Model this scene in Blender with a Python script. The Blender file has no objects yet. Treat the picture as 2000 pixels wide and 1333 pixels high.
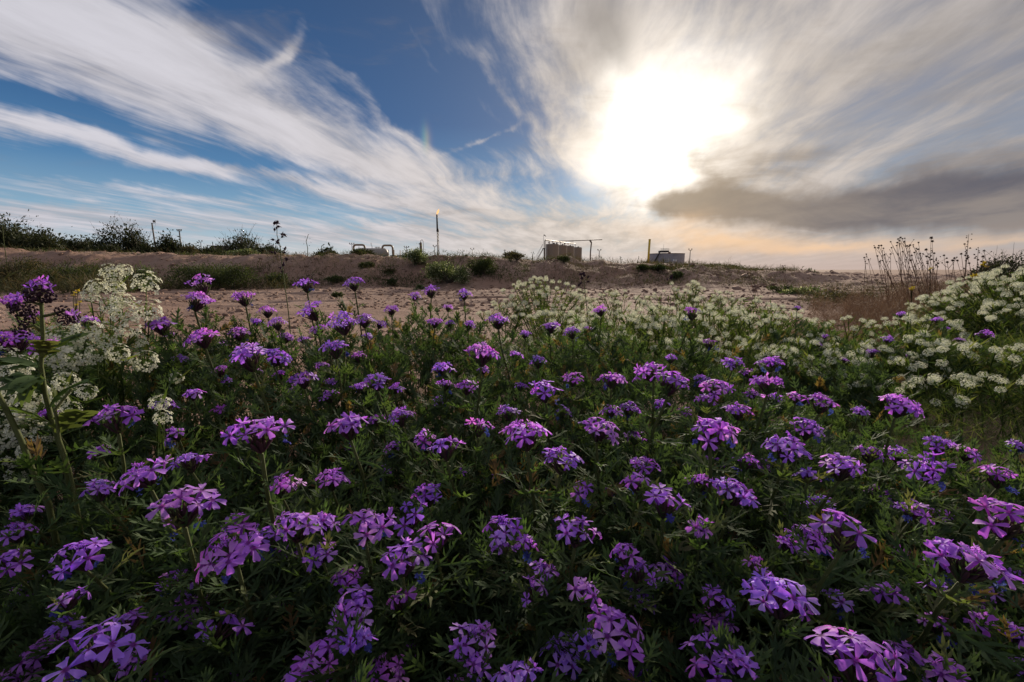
import bpy, math, random
import numpy as np
from mathutils import Vector, Matrix
random.seed(7)
RNG = np.random.default_rng(7)
S = bpy.context.scene
C = S.collection
PI = math.pi

# ------------------------------------------------------------------ camera, world, sun, exposure
EYE = 0.30                      # metres above the soil
FPX = 860.0                     # focal length in pixels of a 2000 px wide picture
PITCH = math.radians(9.2)
cam_data = bpy.data.cameras.new('camera')
cam_data.sensor_width = 36.0
cam_data.lens = 36.0 * FPX / 2000.0
cam_data.clip_start = 0.01
cam_data.clip_end = 20000
cam = bpy.data.objects.new('camera', cam_data)
C.objects.link(cam)
cam.location = (0, 0, EYE)
cam.rotation_euler = (PI / 2 - PITCH, 0, 0)
S.camera = cam

def ray(px, py):
    """direction (unit forward depth) of a photo pixel in world space"""
    u, v = (px - 1000) / FPX, (666.5 - py) / FPX
    return Vector((u, math.cos(PITCH) + math.sin(PITCH) * v, -math.sin(PITCH) + math.cos(PITCH) * v))

def at(px, py, d):              # point at depth d on the ray of a pixel
    return Vector((0, 0, EYE)) + ray(px, py) * d

def on_depth(px, Y, z=0.0):     # world x for a pixel column at world distance Y and height z
    fwd = Y * math.cos(PITCH) + (EYE - z) * math.sin(PITCH)
    return (px - 1000) / FPX * fwd

def azel(px, py):
    r = ray(px, py)
    return math.degrees(math.atan2(r.x, r.y)), math.degrees(math.atan2(r.z, math.hypot(r.x, r.y)))

SUN_AZ, SUN_EL = azel(1298, 245)
sun_data = bpy.data.lights.new('sun', 'SUN')
sun_data.energy = 4.6
sun_data.angle = math.radians(5.0)
sun_data.color = (1.0, 0.87, 0.70)
sun = bpy.data.objects.new('sun', sun_data)
C.objects.link(sun)
_a, _e = math.radians(SUN_AZ), math.radians(SUN_EL)
sun_dir = Vector((math.sin(_a) * math.cos(_e), math.cos(_a) * math.cos(_e), math.sin(_e)))
sun.rotation_euler = sun_dir.to_track_quat('Z', 'Y').to_euler()
sun.location = (20, 60, 30)

S.view_settings.view_transform = 'Standard'
S.view_settings.look = 'None'
S.view_settings.gamma = 1.0
S.view_settings.exposure = 0.38
S.view_settings.use_curve_mapping = False
S.cycles.max_bounces = 7
S.cycles.diffuse_bounces = 3
S.cycles.transparent_max_bounces = 6

# ---- a small expression helper over shader nodes
class NT:
    def __init__(s, tree):
        s.t = tree
    def node(s, kind, **kw):
        n = s.t.nodes.new(kind)
        for k, v in kw.items():
            setattr(n, k, v)
        return n
    def put(s, sock, v):
        if isinstance(v, E):
            s.t.links.new(v.s, sock)
        elif isinstance(v, bpy.types.NodeSocket):
            s.t.links.new(v, sock)
        else:
            sock.default_value = v
    def math(s, op, a, b=0.0, c=0.0, clamp=False):
        n = s.node('ShaderNodeMath', operation=op, use_clamp=clamp)
        s.put(n.inputs[0], a); s.put(n.inputs[1], b); s.put(n.inputs[2], c)
        return E(s, n.outputs[0])
    def vec(s, x, y, z=0.0):
        n = s.node('ShaderNodeCombineXYZ')
        s.put(n.inputs[0], x); s.put(n.inputs[1], y); s.put(n.inputs[2], z)
        return E(s, n.outputs[0])
    def xyz(s, v):
        n = s.node('ShaderNodeSeparateXYZ')
        s.put(n.inputs[0], v)
        return [E(s, o) for o in n.outputs]
    def noise(s, v, scale=1.0, detail=3.0, rough=0.5, dist=0.0, color=False):
        n = s.node('ShaderNodeTexNoise')
        s.put(n.inputs['Vector'], v)
        n.inputs['Scale'].default_value = scale
        n.inputs['Detail'].default_value = detail
        n.inputs['Roughness'].default_value = rough
        n.inputs['Distortion'].default_value = dist
        return E(s, n.outputs[1 if color else 0])
    def smooth(s, x, a, b, lo=0.0, hi=1.0):
        n = s.node('ShaderNodeMapRange', interpolation_type='SMOOTHSTEP')
        s.put(n.inputs[0], x)
        for i, v in enumerate((a, b, lo, hi)):
            n.inputs[i + 1].default_value = v
        return E(s, n.outputs[0])
    def mix(s, f, a, b):
        n = s.node('ShaderNodeMix', data_type='RGBA')
        s.put(n.inputs[0], f)
        s.put(n.inputs[6], a if isinstance(a, (E, bpy.types.NodeSocket)) else (*a, 1.0))
        s.put(n.inputs[7], b if isinstance(b, (E, bpy.types.NodeSocket)) else (*b, 1.0))
        return E(s, n.outputs[2])
    def cmix(s, kind, a, b):
        n = s.node('ShaderNodeMix', data_type='RGBA', blend_type=kind)
        n.inputs[0].default_value = 1.0
        s.put(n.inputs[6], a if isinstance(a, (E, bpy.types.NodeSocket)) else (*a, 1.0))
        s.put(n.inputs[7], b if isinstance(b, (E, bpy.types.NodeSocket)) else (*b, 1.0))
        return E(s, n.outputs[2])
    def scale(s, col, f):
        n = s.node('ShaderNodeVectorMath', operation='SCALE')
        s.put(n.inputs[0], col if isinstance(col, (E, bpy.types.NodeSocket)) else tuple(col))
        s.put(n.inputs['Scale'], f)
        return E(s, n.outputs[0])
    def ramp(s, f, stops):
        n = s.node('ShaderNodeValToRGB')
        s.put(n.inputs[0], f)
        cr = n.color_ramp
        while len(cr.elements) < len(stops):
            cr.elements.new(0.5)
        for e, (p, c) in zip(cr.elements, stops):
            e.position = p; e.color = (*c, 1.0)
        return E(s, n.outputs[0])

class E:
    def __init__(s, nt, sock):
        s.nt, s.s = nt, sock
    def __add__(s, o): return s.nt.math('ADD', s, o)
    __radd__ = __add__
    def __mul__(s, o): return s.nt.math('MULTIPLY', s, o)
    __rmul__ = __mul__
    def __sub__(s, o): return s.nt.math('SUBTRACT', s, o)
    def __rsub__(s, o): return s.nt.math('SUBTRACT', o, s)
    def __truediv__(s, o): return s.nt.math('DIVIDE', s, o)
    def __rtruediv__(s, o): return s.nt.math('DIVIDE', o, s)

# ---- world: Nishita sky behind procedural cirrus, a thin veil round the sun and a low grey bank
def build_world():
    w = bpy.data.worlds.new('World')
    S.world = w
    w.use_nodes = True
    t = w.node_tree
    t.nodes.clear()
    N = NT(t)
    STR = 0.10
    w.cycles.sampling_method = 'MANUAL'
    w.cycles.sample_map_resolution = 512
    gen = N.node('ShaderNodeTexCoord').outputs['Generated']
    x, y, z = N.xyz(gen)
    deg = 180 / PI
    az = N.math('ARCTAN2', x, y) * deg
    el = N.math('ARCSINE', z) * deg
    zz = N.math('MAXIMUM', z, 0.0) + 0.07
    # plane coordinates of a cloud sheet, turned so that 'a' runs along the streaks
    th = math.radians(13)
    px_, py_ = x / zz, y / zz
    a = px_ * math.sin(th) + py_ * math.cos(th)
    b = px_ * math.cos(th) - py_ * math.sin(th)
    warp = N.noise(N.vec(a * 0.35, b * 0.5, 3.1), 1.0, 3, 0.55, color=True)
    wx, wy, _ = N.xyz(warp)
    a2 = a + (wx - 0.5) * 1.5
    b2 = b + (wy - 0.5) * 0.8
    fine = N.noise(N.vec(a2 * 0.85, b2 * 2.9, 0.0), 1.0, 7, 0.63, 0.15)
    broad = N.noise(N.vec(a2 * 0.25, b2 * 0.9, 7.0), 1.0, 4, 0.55, 0.2)
    fib = N.noise(N.vec(a2 * 1.2, b2 * 9.0, 2.0), 1.0, 4, 0.62, 0.12)
    # angular warp for the large hand-set shapes
    w2 = N.noise(gen, 6.0, 5, 0.55, color=True)
    ux, uy, _ = N.xyz(w2)
    saz = az + (ux - 0.5) * 9.0
    sel = el + (uy - 0.5) * 5.0

    def blob(cx, cy, rx, ry, rot=0.0, sharp=1.0, soft=False):
        """gaussian patch; centre and radii given where they sit in the photograph, stored as angles"""
        c, s_ = math.cos(math.radians(rot)), math.sin(math.radians(rot))
        a0, e0 = azel(cx, cy)
        ka = math.radians(1) * 0 + 1
        a1, e1 = azel(cx + rx * c, cy + rx * s_)
        a2_, e2_ = azel(cx - ry * s_, cy + ry * c)
        M = np.array([[a1 - a0, a2_ - a0], [e1 - e0, e2_ - e0]])
        I = np.linalg.inv(M)
        X, Y = (az, el) if soft else (saz, sel)
        dx, dy = X - a0, Y - e0
        p = dx * float(I[0, 0]) + dy * float(I[0, 1])
        q = dx * float(I[1, 0]) + dy * float(I[1, 1])
        r2 = p * p + q * q
        if sharp != 1.0:
            r2 = N.math('POWER', r2, sharp)
        return N.math('EXPONENT', r2 * -1.0)

    # --- coverage of pale cirrus
    cov = (fine - 0.5) * 1.9 + (broad - 0.5) * 1.2 + (fib - 0.5) * 0.8 + 0.38
    puff = N.noise(N.vec(az * 0.045, el * 0.13, 4.0), 1.0, 6, 0.6, 0.3)
    cov = cov + (puff - 0.5) * N.smooth(az, -5, 20, 0.5, 1.6)
    for (cx, cy, rx, ry, rot, amp) in [
        # white
        (150, 110, 330, 110, 24, 0.55), (520, 235, 380, 75, 27, 0.60), (860, 350, 300, 60, 20, 0.42),
        (60, 60, 160, 120, 0, 0.25), (528, 112, 45, 13, -22, 0.55), (560, 80, 50, 18, -50, 0.42), (605, 38, 50, 14, -20, 0.38), (470, 135, 80, 22, 10, 0.3), (640, 140, 60, 18, 25, 0.25), (300, 60, 130, 35, -8, 0.38),
        (620, 370, 360, 22, 9, 0.40), (250, 290, 330, 16, 10, 0.42), (480, 440, 900, 26, 3, 0.45),
        (940, 266, 70, 6, -22, 0.55), (350, 268, 150, 12, 12, 0.30), (420, 395, 300, 9, 6, 0.32), (130, 425, 300, 20, 6, 0.4),
        (1500, 200, 560, 420, 0, 0.75), (1180, 200, 150, 230, -30, 0.55), (1050, 470, 500, 50, 0, 0.45),
        # blue gaps
        (780, 130, 250, 110, 38, -0.66), (560, 25, 210, 45, 5, -0.45), (910, 215, 100, 50, 40, -0.30), (760, 60, 210, 14, 48, 0.42), (860, 110, 230, 12, 46, 0.40), (720, 190, 200, 12, 40, 0.40), (960, 150, 170, 16, 48, 0.35), (130, 225, 330, 26, 14, -0.75),
        (700, 20, 120, 70, 20, -0.35), (110, 330, 330, 28, 4, -0.55), (590, 330, 260, 22, 14, -0.45),
        (380, 20, 60, 30, 0, -0.3), (180, 45, 50, 30, 30, -0.35), (700, 415, 260, 18, 8, -0.30), (60, 385, 260, 16, 4, -0.35)]:
        cov = cov + blob(cx, cy, rx, ry, rot) * amp
    cov = cov + N.smooth(el, 31, 50, 0.0, 0.75)  # extra cloud added overhead, out of view, to brighten the foreground
    cover = N.smooth(cov, 0.15, 1.25)

    # --- angular distance to the sun
    veil_ = N.noise(N.vec(a2 * 0.6, b2 * 1.6, 5.0), 1.0, 5, 0.6, 0.4)
    dot = N.node('ShaderNodeVectorMath', operation='DOT_PRODUCT')
    t.links.new(gen, dot.inputs[0]); dot.inputs[1].default_value = tuple(sun_dir)
    ang = N.math('ARCCOSINE', N.math('MINIMUM', E(N, dot.outputs['Value']), 0.99999)) * deg
    angw = ang + (ux - 0.5) * 13.0 + (veil_ - 0.5) * 5.0
    core = N.math('EXPONENT', N.math('POWER', angw / 5.2, 1.8) * -1.0)
    core = N.math('MINIMUM', core + blob(1215, 330, 85, 65) * 0.34 + blob(1330, 160, 90, 70) * 0.18, 1.0)
    halo = N.math('EXPONENT', (ang / 13.0) * -1.0)
    near = N.math('EXPONENT', N.math('POWER', ang / 30.0, 2.0) * -1.0)

    # --- clear sky
    sky = N.node('ShaderNodeTexSky', sky_type='NISHITA', sun_disc=False)
    sky.sun_elevation = _e
    sky.sun_rotation = _a
    sky.air_density = 1.0; sky.dust_density = 0.6; sky.ozone_density = 2.5
    t_el = N.math('DIVIDE', el, 40.0, clamp=True)
    blue = N.ramp(t_el, [(0.0, (0.60, 0.60, 0.60)), (0.05, (0.50, 0.58, 0.64)), (0.13, (0.27, 0.45, 0.60)), (0.26, (0.085, 0.225, 0.43)),
                         (0.42, (0.030, 0.108, 0.275)), (0.75, (0.018, 0.068, 0.185)), (1.0, (0.018, 0.06, 0.16))])
    skyn = N.scale(sky.outputs[0], 0.035)
    clear = N.mix(0.85, skyn, blue)
    clear = N.mix(N.smooth(az, 8.0, 45.0, 0.0, 0.55), clear, (0.34, 0.32, 0.32))

    # --- cirrus colour: lavender white away from the sun, cream towards it
    lum = N.smooth(fine * 0.6 + broad * 0.4, 0.32, 0.66, 0.68, 1.16)
    cc = N.mix(near, (0.53, 0.52, 0.57), (0.62, 0.54, 0.46))
    cc = N.mix(N.smooth(az, 20, 50, 0.0, 0.9), cc, (0.37, 0.335, 0.315))
    cc = N.mix(N.smooth(el, 14, 30, 0.0, 0.30), cc, (0.46, 0.46, 0.50))
    col = N.mix(cover, clear, N.scale(cc, lum))
    # streaks in the veil on the sun's side
    veil = veil_
    dark = blob(1165, 60, 60, 120, 8) * 0.75 + blob(1215, 130, 36, 90, -8) * 0.45 + blob(1420, 20, 260, 60, -8) * 0.10
    dark = dark + N.smooth(veil * 0.4 + puff * 0.6, 0.46, 0.66, 0.0, 0.50) * N.smooth(az, 4, 22, 0, 1) * N.smooth(ang, 9, 20, 0, 1)
    col = N.mix(N.math('MINIMUM', dark, 0.8), col, (0.19, 0.175, 0.17))
    # glow of the veiled sun
    g = N.scale((1.0, 0.86, 0.68), halo * 0.27)
    col = N.cmix('ADD', col, g)
    core_c = N.scale((1.0, 0.95, 0.86), core * 1.45)
    col = N.cmix('ADD', col, core_c)
    # low grey bank on the right with warm light under it
    bank = blob(1740, 395, 420, 56, -5) * 1.3 + blob(1410, 398, 170, 26, 6) * 0.9 + blob(1560, 300, 170, 20, -6) * 0.45 + blob(1300, 405, 80, 20, 4) * 0.7 + blob(1390, 340, 70, 34, 40) * 0.5
    bank = bank + blob(1900, 395, 260, 60, -6) * 0.5 + blob(1330, 420, 120, 14, 8) * 0.4 + blob(1480, 345, 110, 14, -10) * 0.4
    bank = bank + blob(2300, 330, 500, 70, 0) * 0.6
    bk = N.noise(N.vec(az * 0.07, el * 0.26, 1.0), 1.0, 6, 0.6, 0.9)
    bank = N.smooth(bank + (bk - 0.5) * 1.5 + (puff - 0.5) * 0.7, 0.02, 0.95)
    bcol = N.mix(N.smooth(bk * 0.5 + puff * 0.5, 0.36, 0.58), (0.095, 0.095, 0.125), (0.26, 0.225, 0.21))
    bcol = N.mix(N.math('EXPONENT', N.math('POWER', ang / 17.0, 2.0) * -1.0), bcol, (0.40, 0.31, 0.21))
    col = N.mix(bank * 0.93, col, bcol)
    warm = blob(1430, 468, 200, 20, 3) * 0.75 + blob(1330, 440, 70, 18, -10) * 0.5 + blob(1650, 480, 260, 9, -3) * 0.6 + blob(1900, 480, 220, 8, -4) * 0.4
    warm = warm * N.smooth(bk, 0.3, 0.6, 0.55, 1.1)
    col = N.mix(N.math('MINIMUM', warm, 0.9), col, (0.93, 0.62, 0.37))
    hz = N.math('EXPONENT', N.math('POWER', N.math('MAXIMUM', el, 0.0) / 2.1, 2.0) * -1.0)
    hcol = N.mix(N.smooth(az, -15, 30), (0.62, 0.60, 0.57), (0.56, 0.42, 0.36))
    col = N.mix(hz * 0.75, col, hcol)
    # a small sun dog left of the sun
    sd = blob(832, 272, 9, 24, -6, 1.0, True)
    a0, e0 = azel(832, 272)
    sc = N.ramp(N.math('DIVIDE', az - (a0 - 0.9), 1.8, clamp=True), [(0.0, (0.30, 0.45, 0.75)), (0.35, (0.45, 0.80, 0.45)), (0.6, (0.95, 0.8, 0.3)), (1.0, (0.95, 0.35, 0.2))])
    col = N.mix(sd * 0.2, col, sc)
    # below the horizon: soil-coloured
    col = N.mix(N.smooth(el, -2.0, -0.3), (0.10, 0.08, 0.07), col)
    bg = N.node('ShaderNodeBackground')
    t.links.new(N.scale(col, 0.82 / STR).s, bg.inputs['Color'])
    bg.inputs['Strength'].default_value = STR
    out = N.node('ShaderNodeOutputWorld')
    t.links.new(bg.outputs[0], out.inputs[0])
build_world()

# ------------------------------------------------------------------ mesh helpers
def tri_mesh(name, V, F, mat=None, attrs=None, smooth=False):
    """triangles only, filled through foreach_set"""
    V = np.asarray(V, dtype=np.float32).reshape(-1, 3)
    F = np.asarray(F, dtype=np.int32).reshape(-1, 3)
    me = bpy.data.meshes.new(name)
    me.vertices.add(len(V)); me.vertices.foreach_set('co', V.ravel())
    me.loops.add(F.size); me.loops.foreach_set('vertex_index', F.ravel())
    me.polygons.add(len(F))
    me.polygons.foreach_set('loop_start', np.arange(0, F.size, 3, dtype=np.int32))
    me.polygons.foreach_set('loop_total', np.full(len(F), 3, dtype=np.int32))
    if smooth:
        me.polygons.foreach_set('use_smooth', np.ones(len(F), dtype=bool))
    for k, v in (attrs or {}).items():
        at_ = me.attributes.new(k, 'FLOAT', 'POINT')
        at_.data.foreach_set('value', np.asarray(v, dtype=np.float32))
    me.update()
    me.validate()
    if mat:
        me.materials.append(mat)
    return me

class MB:
    """collects triangles, then becomes ONE mesh"""
    def __init__(s):
        s.V, s.F, s.A, s.n = [], [], [], 0
    def add(s, V, F, tint=0.5):
        V = np.asarray(V, dtype=np.float64).reshape(-1, 3); F = np.asarray(F, dtype=np.int64).reshape(-1, 3)
        s.V.append(V); s.F.append(F + s.n)
        s.A.append(np.full(len(V), tint) if np.isscalar(tint) else np.asarray(tint))
        s.n += len(V)
        return s
    def many(s, T, M, P, tint=None):
        """template T=(V,F) under n matrices M (n,3,3) and offsets P (n,3)"""
        V, F = T
        n = len(P)
        if n == 0: return s
        X = np.einsum('nij,vj->nvi', M, V) + P[:, None, :]
        FF = F[None] + (np.arange(n) * len(V))[:, None, None]
        t = np.full(n, 0.5) if tint is None else tint
        return s.add(X.reshape(-1, 3), FF.reshape(-1, 3), np.repeat(t, len(V)))
    def tube(s, pts, rad, sides=6, cap=True, tint=0.5):
        pts = [Vector(p) for p in pts]
        if not hasattr(rad, '__len__'): rad = [rad] * len(pts)
        V, F = [], []
        prev = None
        for i, p in enumerate(pts):
            d = (pts[min(i + 1, len(pts) - 1)] - pts[max(i - 1, 0)])
            d = d.normalized() if d.length > 1e-9 else Vector((0, 0, 1))
            if prev is None:
                u = d.orthogonal().normalized()
            else:
                u = (prev - d * prev.dot(d))
                u = u.normalized() if u.length > 1e-6 else d.orthogonal().normalized()
            prev = u
            w = d.cross(u)
            for k in range(sides):
                a = 2 * PI * k / sides
                V.append(p + (u * math.cos(a) + w * math.sin(a)) * rad[i])
        m = len(pts)
        for i in range(m - 1):
            for k in range(sides):
                a, b = i * sides + k, i * sides + (k + 1) % sides
                F += [(a, b, b + sides), (a, b + sides, a + sides)]
        if cap:
            for base, sgn in ((0, 1), ((m - 1) * sides, -1)):
                for k in range(1, sides - 1):
                    F.append((base, base + k + 1, base + k) if sgn > 0 else (base, base + k, base + k + 1))
        return s.add([tuple(v) for v in V], F, tint)
    def lathe(s, prof, c=(0, 0, 0), n=24, tint=0.5, arc=None):
        V, F = [], []
        for (r, z) in prof:
            for k in range(n):
                a = 2 * PI * k / n
                V.append((c[0] + r * math.cos(a), c[1] + r * math.sin(a), c[2] + z))
        for i in range(len(prof) - 1):
            for k in range(n):
                a, b = i * n + k, i * n + (k + 1) % n
                F += [(a, b, b + n), (a, b + n, a + n)]
        return s.add(V, F, tint)
    def box(s, a, b, tint=0.5):
        (x0, y0, z0), (x1, y1, z1) = a, b
        V = [(x, y, z) for z in (z0, z1) for y in (y0, y1) for x in (x0, x1)]
        Q = [(0, 2, 3, 1), (4, 5, 7, 6), (0, 1, 5, 4), (1, 3, 7, 5), (3, 2, 6, 7), (2, 0, 4, 6)]
        F = [t for q in Q for t in ((q[0], q[1], q[2]), (q[0], q[2], q[3]))]
        return s.add(V, F, tint)
    def mesh(s, name, mat=None, smooth=False):
        return tri_mesh(name, np.concatenate(s.V), np.concatenate(s.F), mat, {'tint': np.concatenate(s.A)}, smooth)

def link(name, me, parent=None, loc=None, kind=None, label=None, cat=None, group=None, mat4=None):
    o = bpy.data.objects.new(name, me)
    C.objects.link(o)
    if parent is not None: o.parent = parent
    if mat4 is not None: o.matrix_local = mat4
    elif loc is not None: o.location = loc
    if kind: o['kind'] = kind
    if label: o['label'] = label
    if cat: o['category'] = cat
    if group: o['group'] = group
    return o

def thing(name, label, cat, loc=(0, 0, 0), group=None):
    return link(name, None, None, loc, None, label, cat, group)

def rots(z, roll=None, scale=1.0):
    """n matrices whose local z axis points along z (n,3), rolled at random"""
    z = np.asarray(z, dtype=float); z = z / (np.linalg.norm(z, axis=1, keepdims=True) + 1e-12)
    n = len(z)
    ref = np.where(np.abs(z[:, 2:3]) < 0.92, np.array([[0, 0, 1.0]]), np.array([[1.0, 0, 0]]))
    x = np.cross(ref, z); x /= np.linalg.norm(x, axis=1, keepdims=True)
    y = np.cross(z, x)
    if roll is None: roll = RNG.uniform(0, 2 * PI, n)
    c, s_ = np.cos(roll)[:, None], np.sin(roll)[:, None]
    x2, y2 = x * c + y * s_, -x * s_ + y * c
    M = np.stack([x2, y2, z], axis=2)
    return M * (np.asarray(scale).reshape(-1, 1, 1) if hasattr(scale, '__len__') else scale)

def leafrots(d, up=(0, 0, 1.0), scale=1.0, jit=0.5):
    """n matrices for leaves lying along local +x = d with local z near up"""
    d = np.asarray(d, dtype=float); d = d / (np.linalg.norm(d, axis=1, keepdims=True) + 1e-12)
    n = len(d)
    u = np.asarray(up) + RNG.normal(0, jit, (n, 3))
    y = np.cross(u, d); y /= (np.linalg.norm(y, axis=1, keepdims=True) + 1e-12)
    z = np.cross(d, y)
    M = np.stack([d, y, z], axis=2)
    return M * (np.asarray(scale).reshape(-1, 1, 1) if hasattr(scale, '__len__') else scale)

# value noise for terrain
_perm = RNG.random((256, 256))
def vnoise(x, y):
    xi, yi = np.floor(x).astype(int), np.floor(y).astype(int)
    fx, fy = x - xi, y - yi
    fx = fx * fx * (3 - 2 * fx); fy = fy * fy * (3 - 2 * fy)
    g = lambda i, j: _perm[i & 255, j & 255]
    return ((g(xi, yi) * (1 - fx) + g(xi + 1, yi) * fx) * (1 - fy) + (g(xi, yi + 1) * (1 - fx) + g(xi + 1, yi + 1) * fx) * fy) - 0.5
def fbm(x, y, o=4):
    s_ = 0; a = 1.0
    for i in range(o):
        s_ = s_ + a * vnoise(x * 2 ** i + 17.3 * i, y * 2 ** i + 5.1 * i); a *= 0.5
    return s_

_bx = np.array([(p - 1000) / FPX * 9.3 for p in (-1500, 0, 200, 400, 600, 800, 1000, 1100, 1200, 1350, 1450, 1540, 1620, 3000)])
_bh = np.array([0.85, 0.70, 0.63, 0.585, 0.56, 0.53, 0.495, 0.465, 0.41, 0.345, 0.30, 0.235, 0.16, 0.12])
def terrain(x, y):
    x = np.asarray(x, dtype=float); y = np.asarray(y, dtype=float)
    H = np.interp(x, _bx, _bh)
    wob = fbm(x * 0.35, y * 0.0 + 3.0, 3) * 0.9
    y0, y1 = 7.0 + wob, 9.2 + wob * 0.5
    up = np.clip((y - y0) / (y1 - y0), 0, 1); up = up * up * (3 - 2 * up)
    dn = np.clip((y - 12.0) / 5.0, 0, 1); dn = 1 - dn * dn * (3 - 2 * dn)
    berm = H * up * dn
    amp = 0.006 + 0.020 * np.clip((y - 2.2) / 3, 0, 1) + 0.085 * up * dn
    z = berm + amp * fbm(x * 1.6, y * 1.6, 5) + 0.5 * amp * fbm(x * 7, y * 7, 3)
    z = z + 0.11 * up * dn * np.clip(1.6 - up, 0, 1) * fbm(x * 2.8, y * 0.7 + 9, 4)
    rut = np.clip((y - 2.5) / 1.5, 0, 1) * np.clip((8 - y) / 1.5, 0, 1)
    z = z + rut * 0.045 * fbm(x * 0.5, y * 4.5, 3)
    far = np.clip((np.hypot(x, y) - 25) / 60, 0, 1)
    return z * (1 - far)
def tz(x, y): return float(terrain(np.array([x]), np.array([y]))[0])

# ------------------------------------------------------------------ materials
def mat_base(name):
    m = bpy.data.materials.new(name); m.use_nodes = True
    t = m.node_tree; t.nodes.clear()
    N = NT(t); out = N.node('ShaderNodeOutputMaterial')
    return m, t, N, out

def mat_solid(name, col, rough=0.6, metal=0.0, var=0.18, scale=2.0, dirt=None, bump=0.0):
    m, t, N, out = mat_base(name)
    p = N.node('ShaderNodeBsdfPrincipled')
    co = N.node('ShaderNodeTexCoord').outputs['Object']
    n = N.noise(co, scale, 5, 0.6)
    c = N.mix(n, tuple(v * (1 - var) for v in col), tuple(min(1, v * (1 + var)) for v in col))
    if dirt:
        n2 = N.noise(co, scale * 0.6, 6, 0.7)
        c = N.mix(N.smooth(n2, 0.5, 0.72, 0, 0.6), c, dirt)
    t.links.new(c.s, p.inputs['Base Color'])
    p.inputs['Roughness'].default_value = rough
    p.inputs['Metallic'].default_value = metal
    if bump:
        b = N.node('ShaderNodeBump'); b.inputs['Strength'].default_value = bump
        t.links.new(n.s, b.inputs['Height']); t.links.new(b.outputs[0], p.inputs['Normal'])
    t.links.new(p.outputs[0], out.inputs[0])
    return m

def mat_leaf(name, stops, trans=0.35, tcol=(1.3, 1.25, 0.6), rough=0.72, spec=0.16, obj=False, fine=0.0):
    """leaf: colour by the per-leaf 'tint' attribute (or per object), part diffuse, part translucent"""
    m, t, N, out = mat_base(name)
    if obj:
        f = E(N, N.node('ShaderNodeObjectInfo').outputs['Random'])
    else:
        a = N.node('ShaderNodeAttribute', attribute_name='tint'); f = E(N, a.outputs['Fac'])
    c = N.ramp(f, stops)
    if fine:
        co = N.node('ShaderNodeTexCoord').outputs['Object']
        c = N.mix(N.smooth(N.noise(co, fine, 3, 0.6), 0.35, 0.65), N.scale(c, 0.75), N.scale(c, 1.2))
    p = N.node('ShaderNodeBsdfPrincipled')
    t.links.new(c.s, p.inputs['Base Color'])
    p.inputs['Roughness'].default_value = rough
    p.inputs['Specular IOR Level'].default_value = spec
    tr = N.node('ShaderNodeBsdfTranslucent')
    t.links.new(N.cmix('MULTIPLY', c, tcol).s, tr.inputs['Color'])
    mx = N.node('ShaderNodeMixShader'); mx.inputs[0].default_value = trans
    t.links.new(p.outputs[0], mx.inputs[1]); t.links.new(tr.outputs[0], mx.inputs[2])
    t.links.new(mx.outputs[0], out.inputs[0])
    return m

def mat_soil():
    m, t, N, out = mat_base('soil')
    co = N.node('ShaderNodeTexCoord').outputs['Object']
    n1 = N.noise(co, 0.6, 6, 0.6); n2 = N.noise(co, 9.0, 6, 0.65); n3 = N.noise(co, 60.0, 4, 0.6)
    c = N.mix(N.smooth(n1, 0.35, 0.65), (0.245, 0.150, 0.110), (0.345, 0.235, 0.182))
    c = N.mix(N.smooth(n2, 0.42, 0.68, 0, 0.7), c, (0.205, 0.125, 0.092))
    n4 = N.noise(co, 2.4, 6, 0.7)
    c = N.mix(N.smooth(n4, 0.52, 0.68, 0, 0.55), c, (0.175, 0.105, 0.078))
    c = N.mix(N.smooth(n3, 0.55, 0.75, 0, 0.5), c, (0.40, 0.31, 0.27))
    p = N.node('ShaderNodeBsdfPrincipled')
    t.links.new(c.s, p.inputs['Base Color']); p.inputs['Roughness'].default_value = 0.95
    p.inputs['Specular IOR Level'].default_value = 0.15
    b = N.node('ShaderNodeBump'); b.inputs['Strength'].default_value = 0.9; b.inputs['Distance'].default_value = 0.02
    t.links.new((n2 * 0.8 + n3 * 0.4).s, b.inputs['Height']); t.links.new(b.outputs[0], p.inputs['Normal'])
    t.links.new(p.outputs[0], out.inputs[0])
    return m

def mat_petal():
    """verbena floret: lilac to magenta by object, darker towards the throat"""
    m, t, N, out = mat_base('verbena_petal')
    r = N.node('ShaderNodeAttribute', attribute_name='tint')
    oi = E(N, N.node('ShaderNodeObjectInfo').outputs['Random'])
    base = N.ramp(oi, [(0.0, (0.44, 0.16, 0.90)), (0.35, (0.54, 0.26, 0.94)), (0.6, (0.50, 0.14, 0.88)), (0.8, (0.68, 0.42, 0.95)), (1.0, (0.66, 0.16, 0.86))])
    oc = N.node('ShaderNodeObjectInfo').outputs['Color']
    base = N.cmix('MULTIPLY', base, oc)
    f = E(N, r.outputs['Fac'])
    c = N.mix(N.smooth(f, 0.10, 0.30, 1.0, 0.0), base, (0.16, 0.015, 0.20))
    co = N.node('ShaderNodeTexCoord').outputs['Object']
    c = N.mix(N.smooth(N.noise(co, 2.2, 3, 0.6), 0.4, 0.7, 0, 0.25), c, (0.46, 0.13, 0.82))
    p = N.node('ShaderNodeBsdfPrincipled'); t.links.new(c.s, p.inputs['Base Color'])
    p.inputs['Roughness'].default_value = 0.6; p.inputs['Specular IOR Level'].default_value = 0.25
    p.inputs['Sheen Weight'].default_value = 0.15
    tr = N.node('ShaderNodeBsdfTranslucent'); t.links.new(N.cmix('MULTIPLY', c, (1.25, 1.0, 1.1)).s, tr.inputs['Color'])
    mx = N.node('ShaderNodeMixShader'); mx.inputs[0].default_value = 0.5
    t.links.new(p.outputs[0], mx.inputs[1]); t.links.new(tr.outputs[0], mx.inputs[2]); t.links.new(mx.outputs[0], out.inputs[0])
    return m

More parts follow.
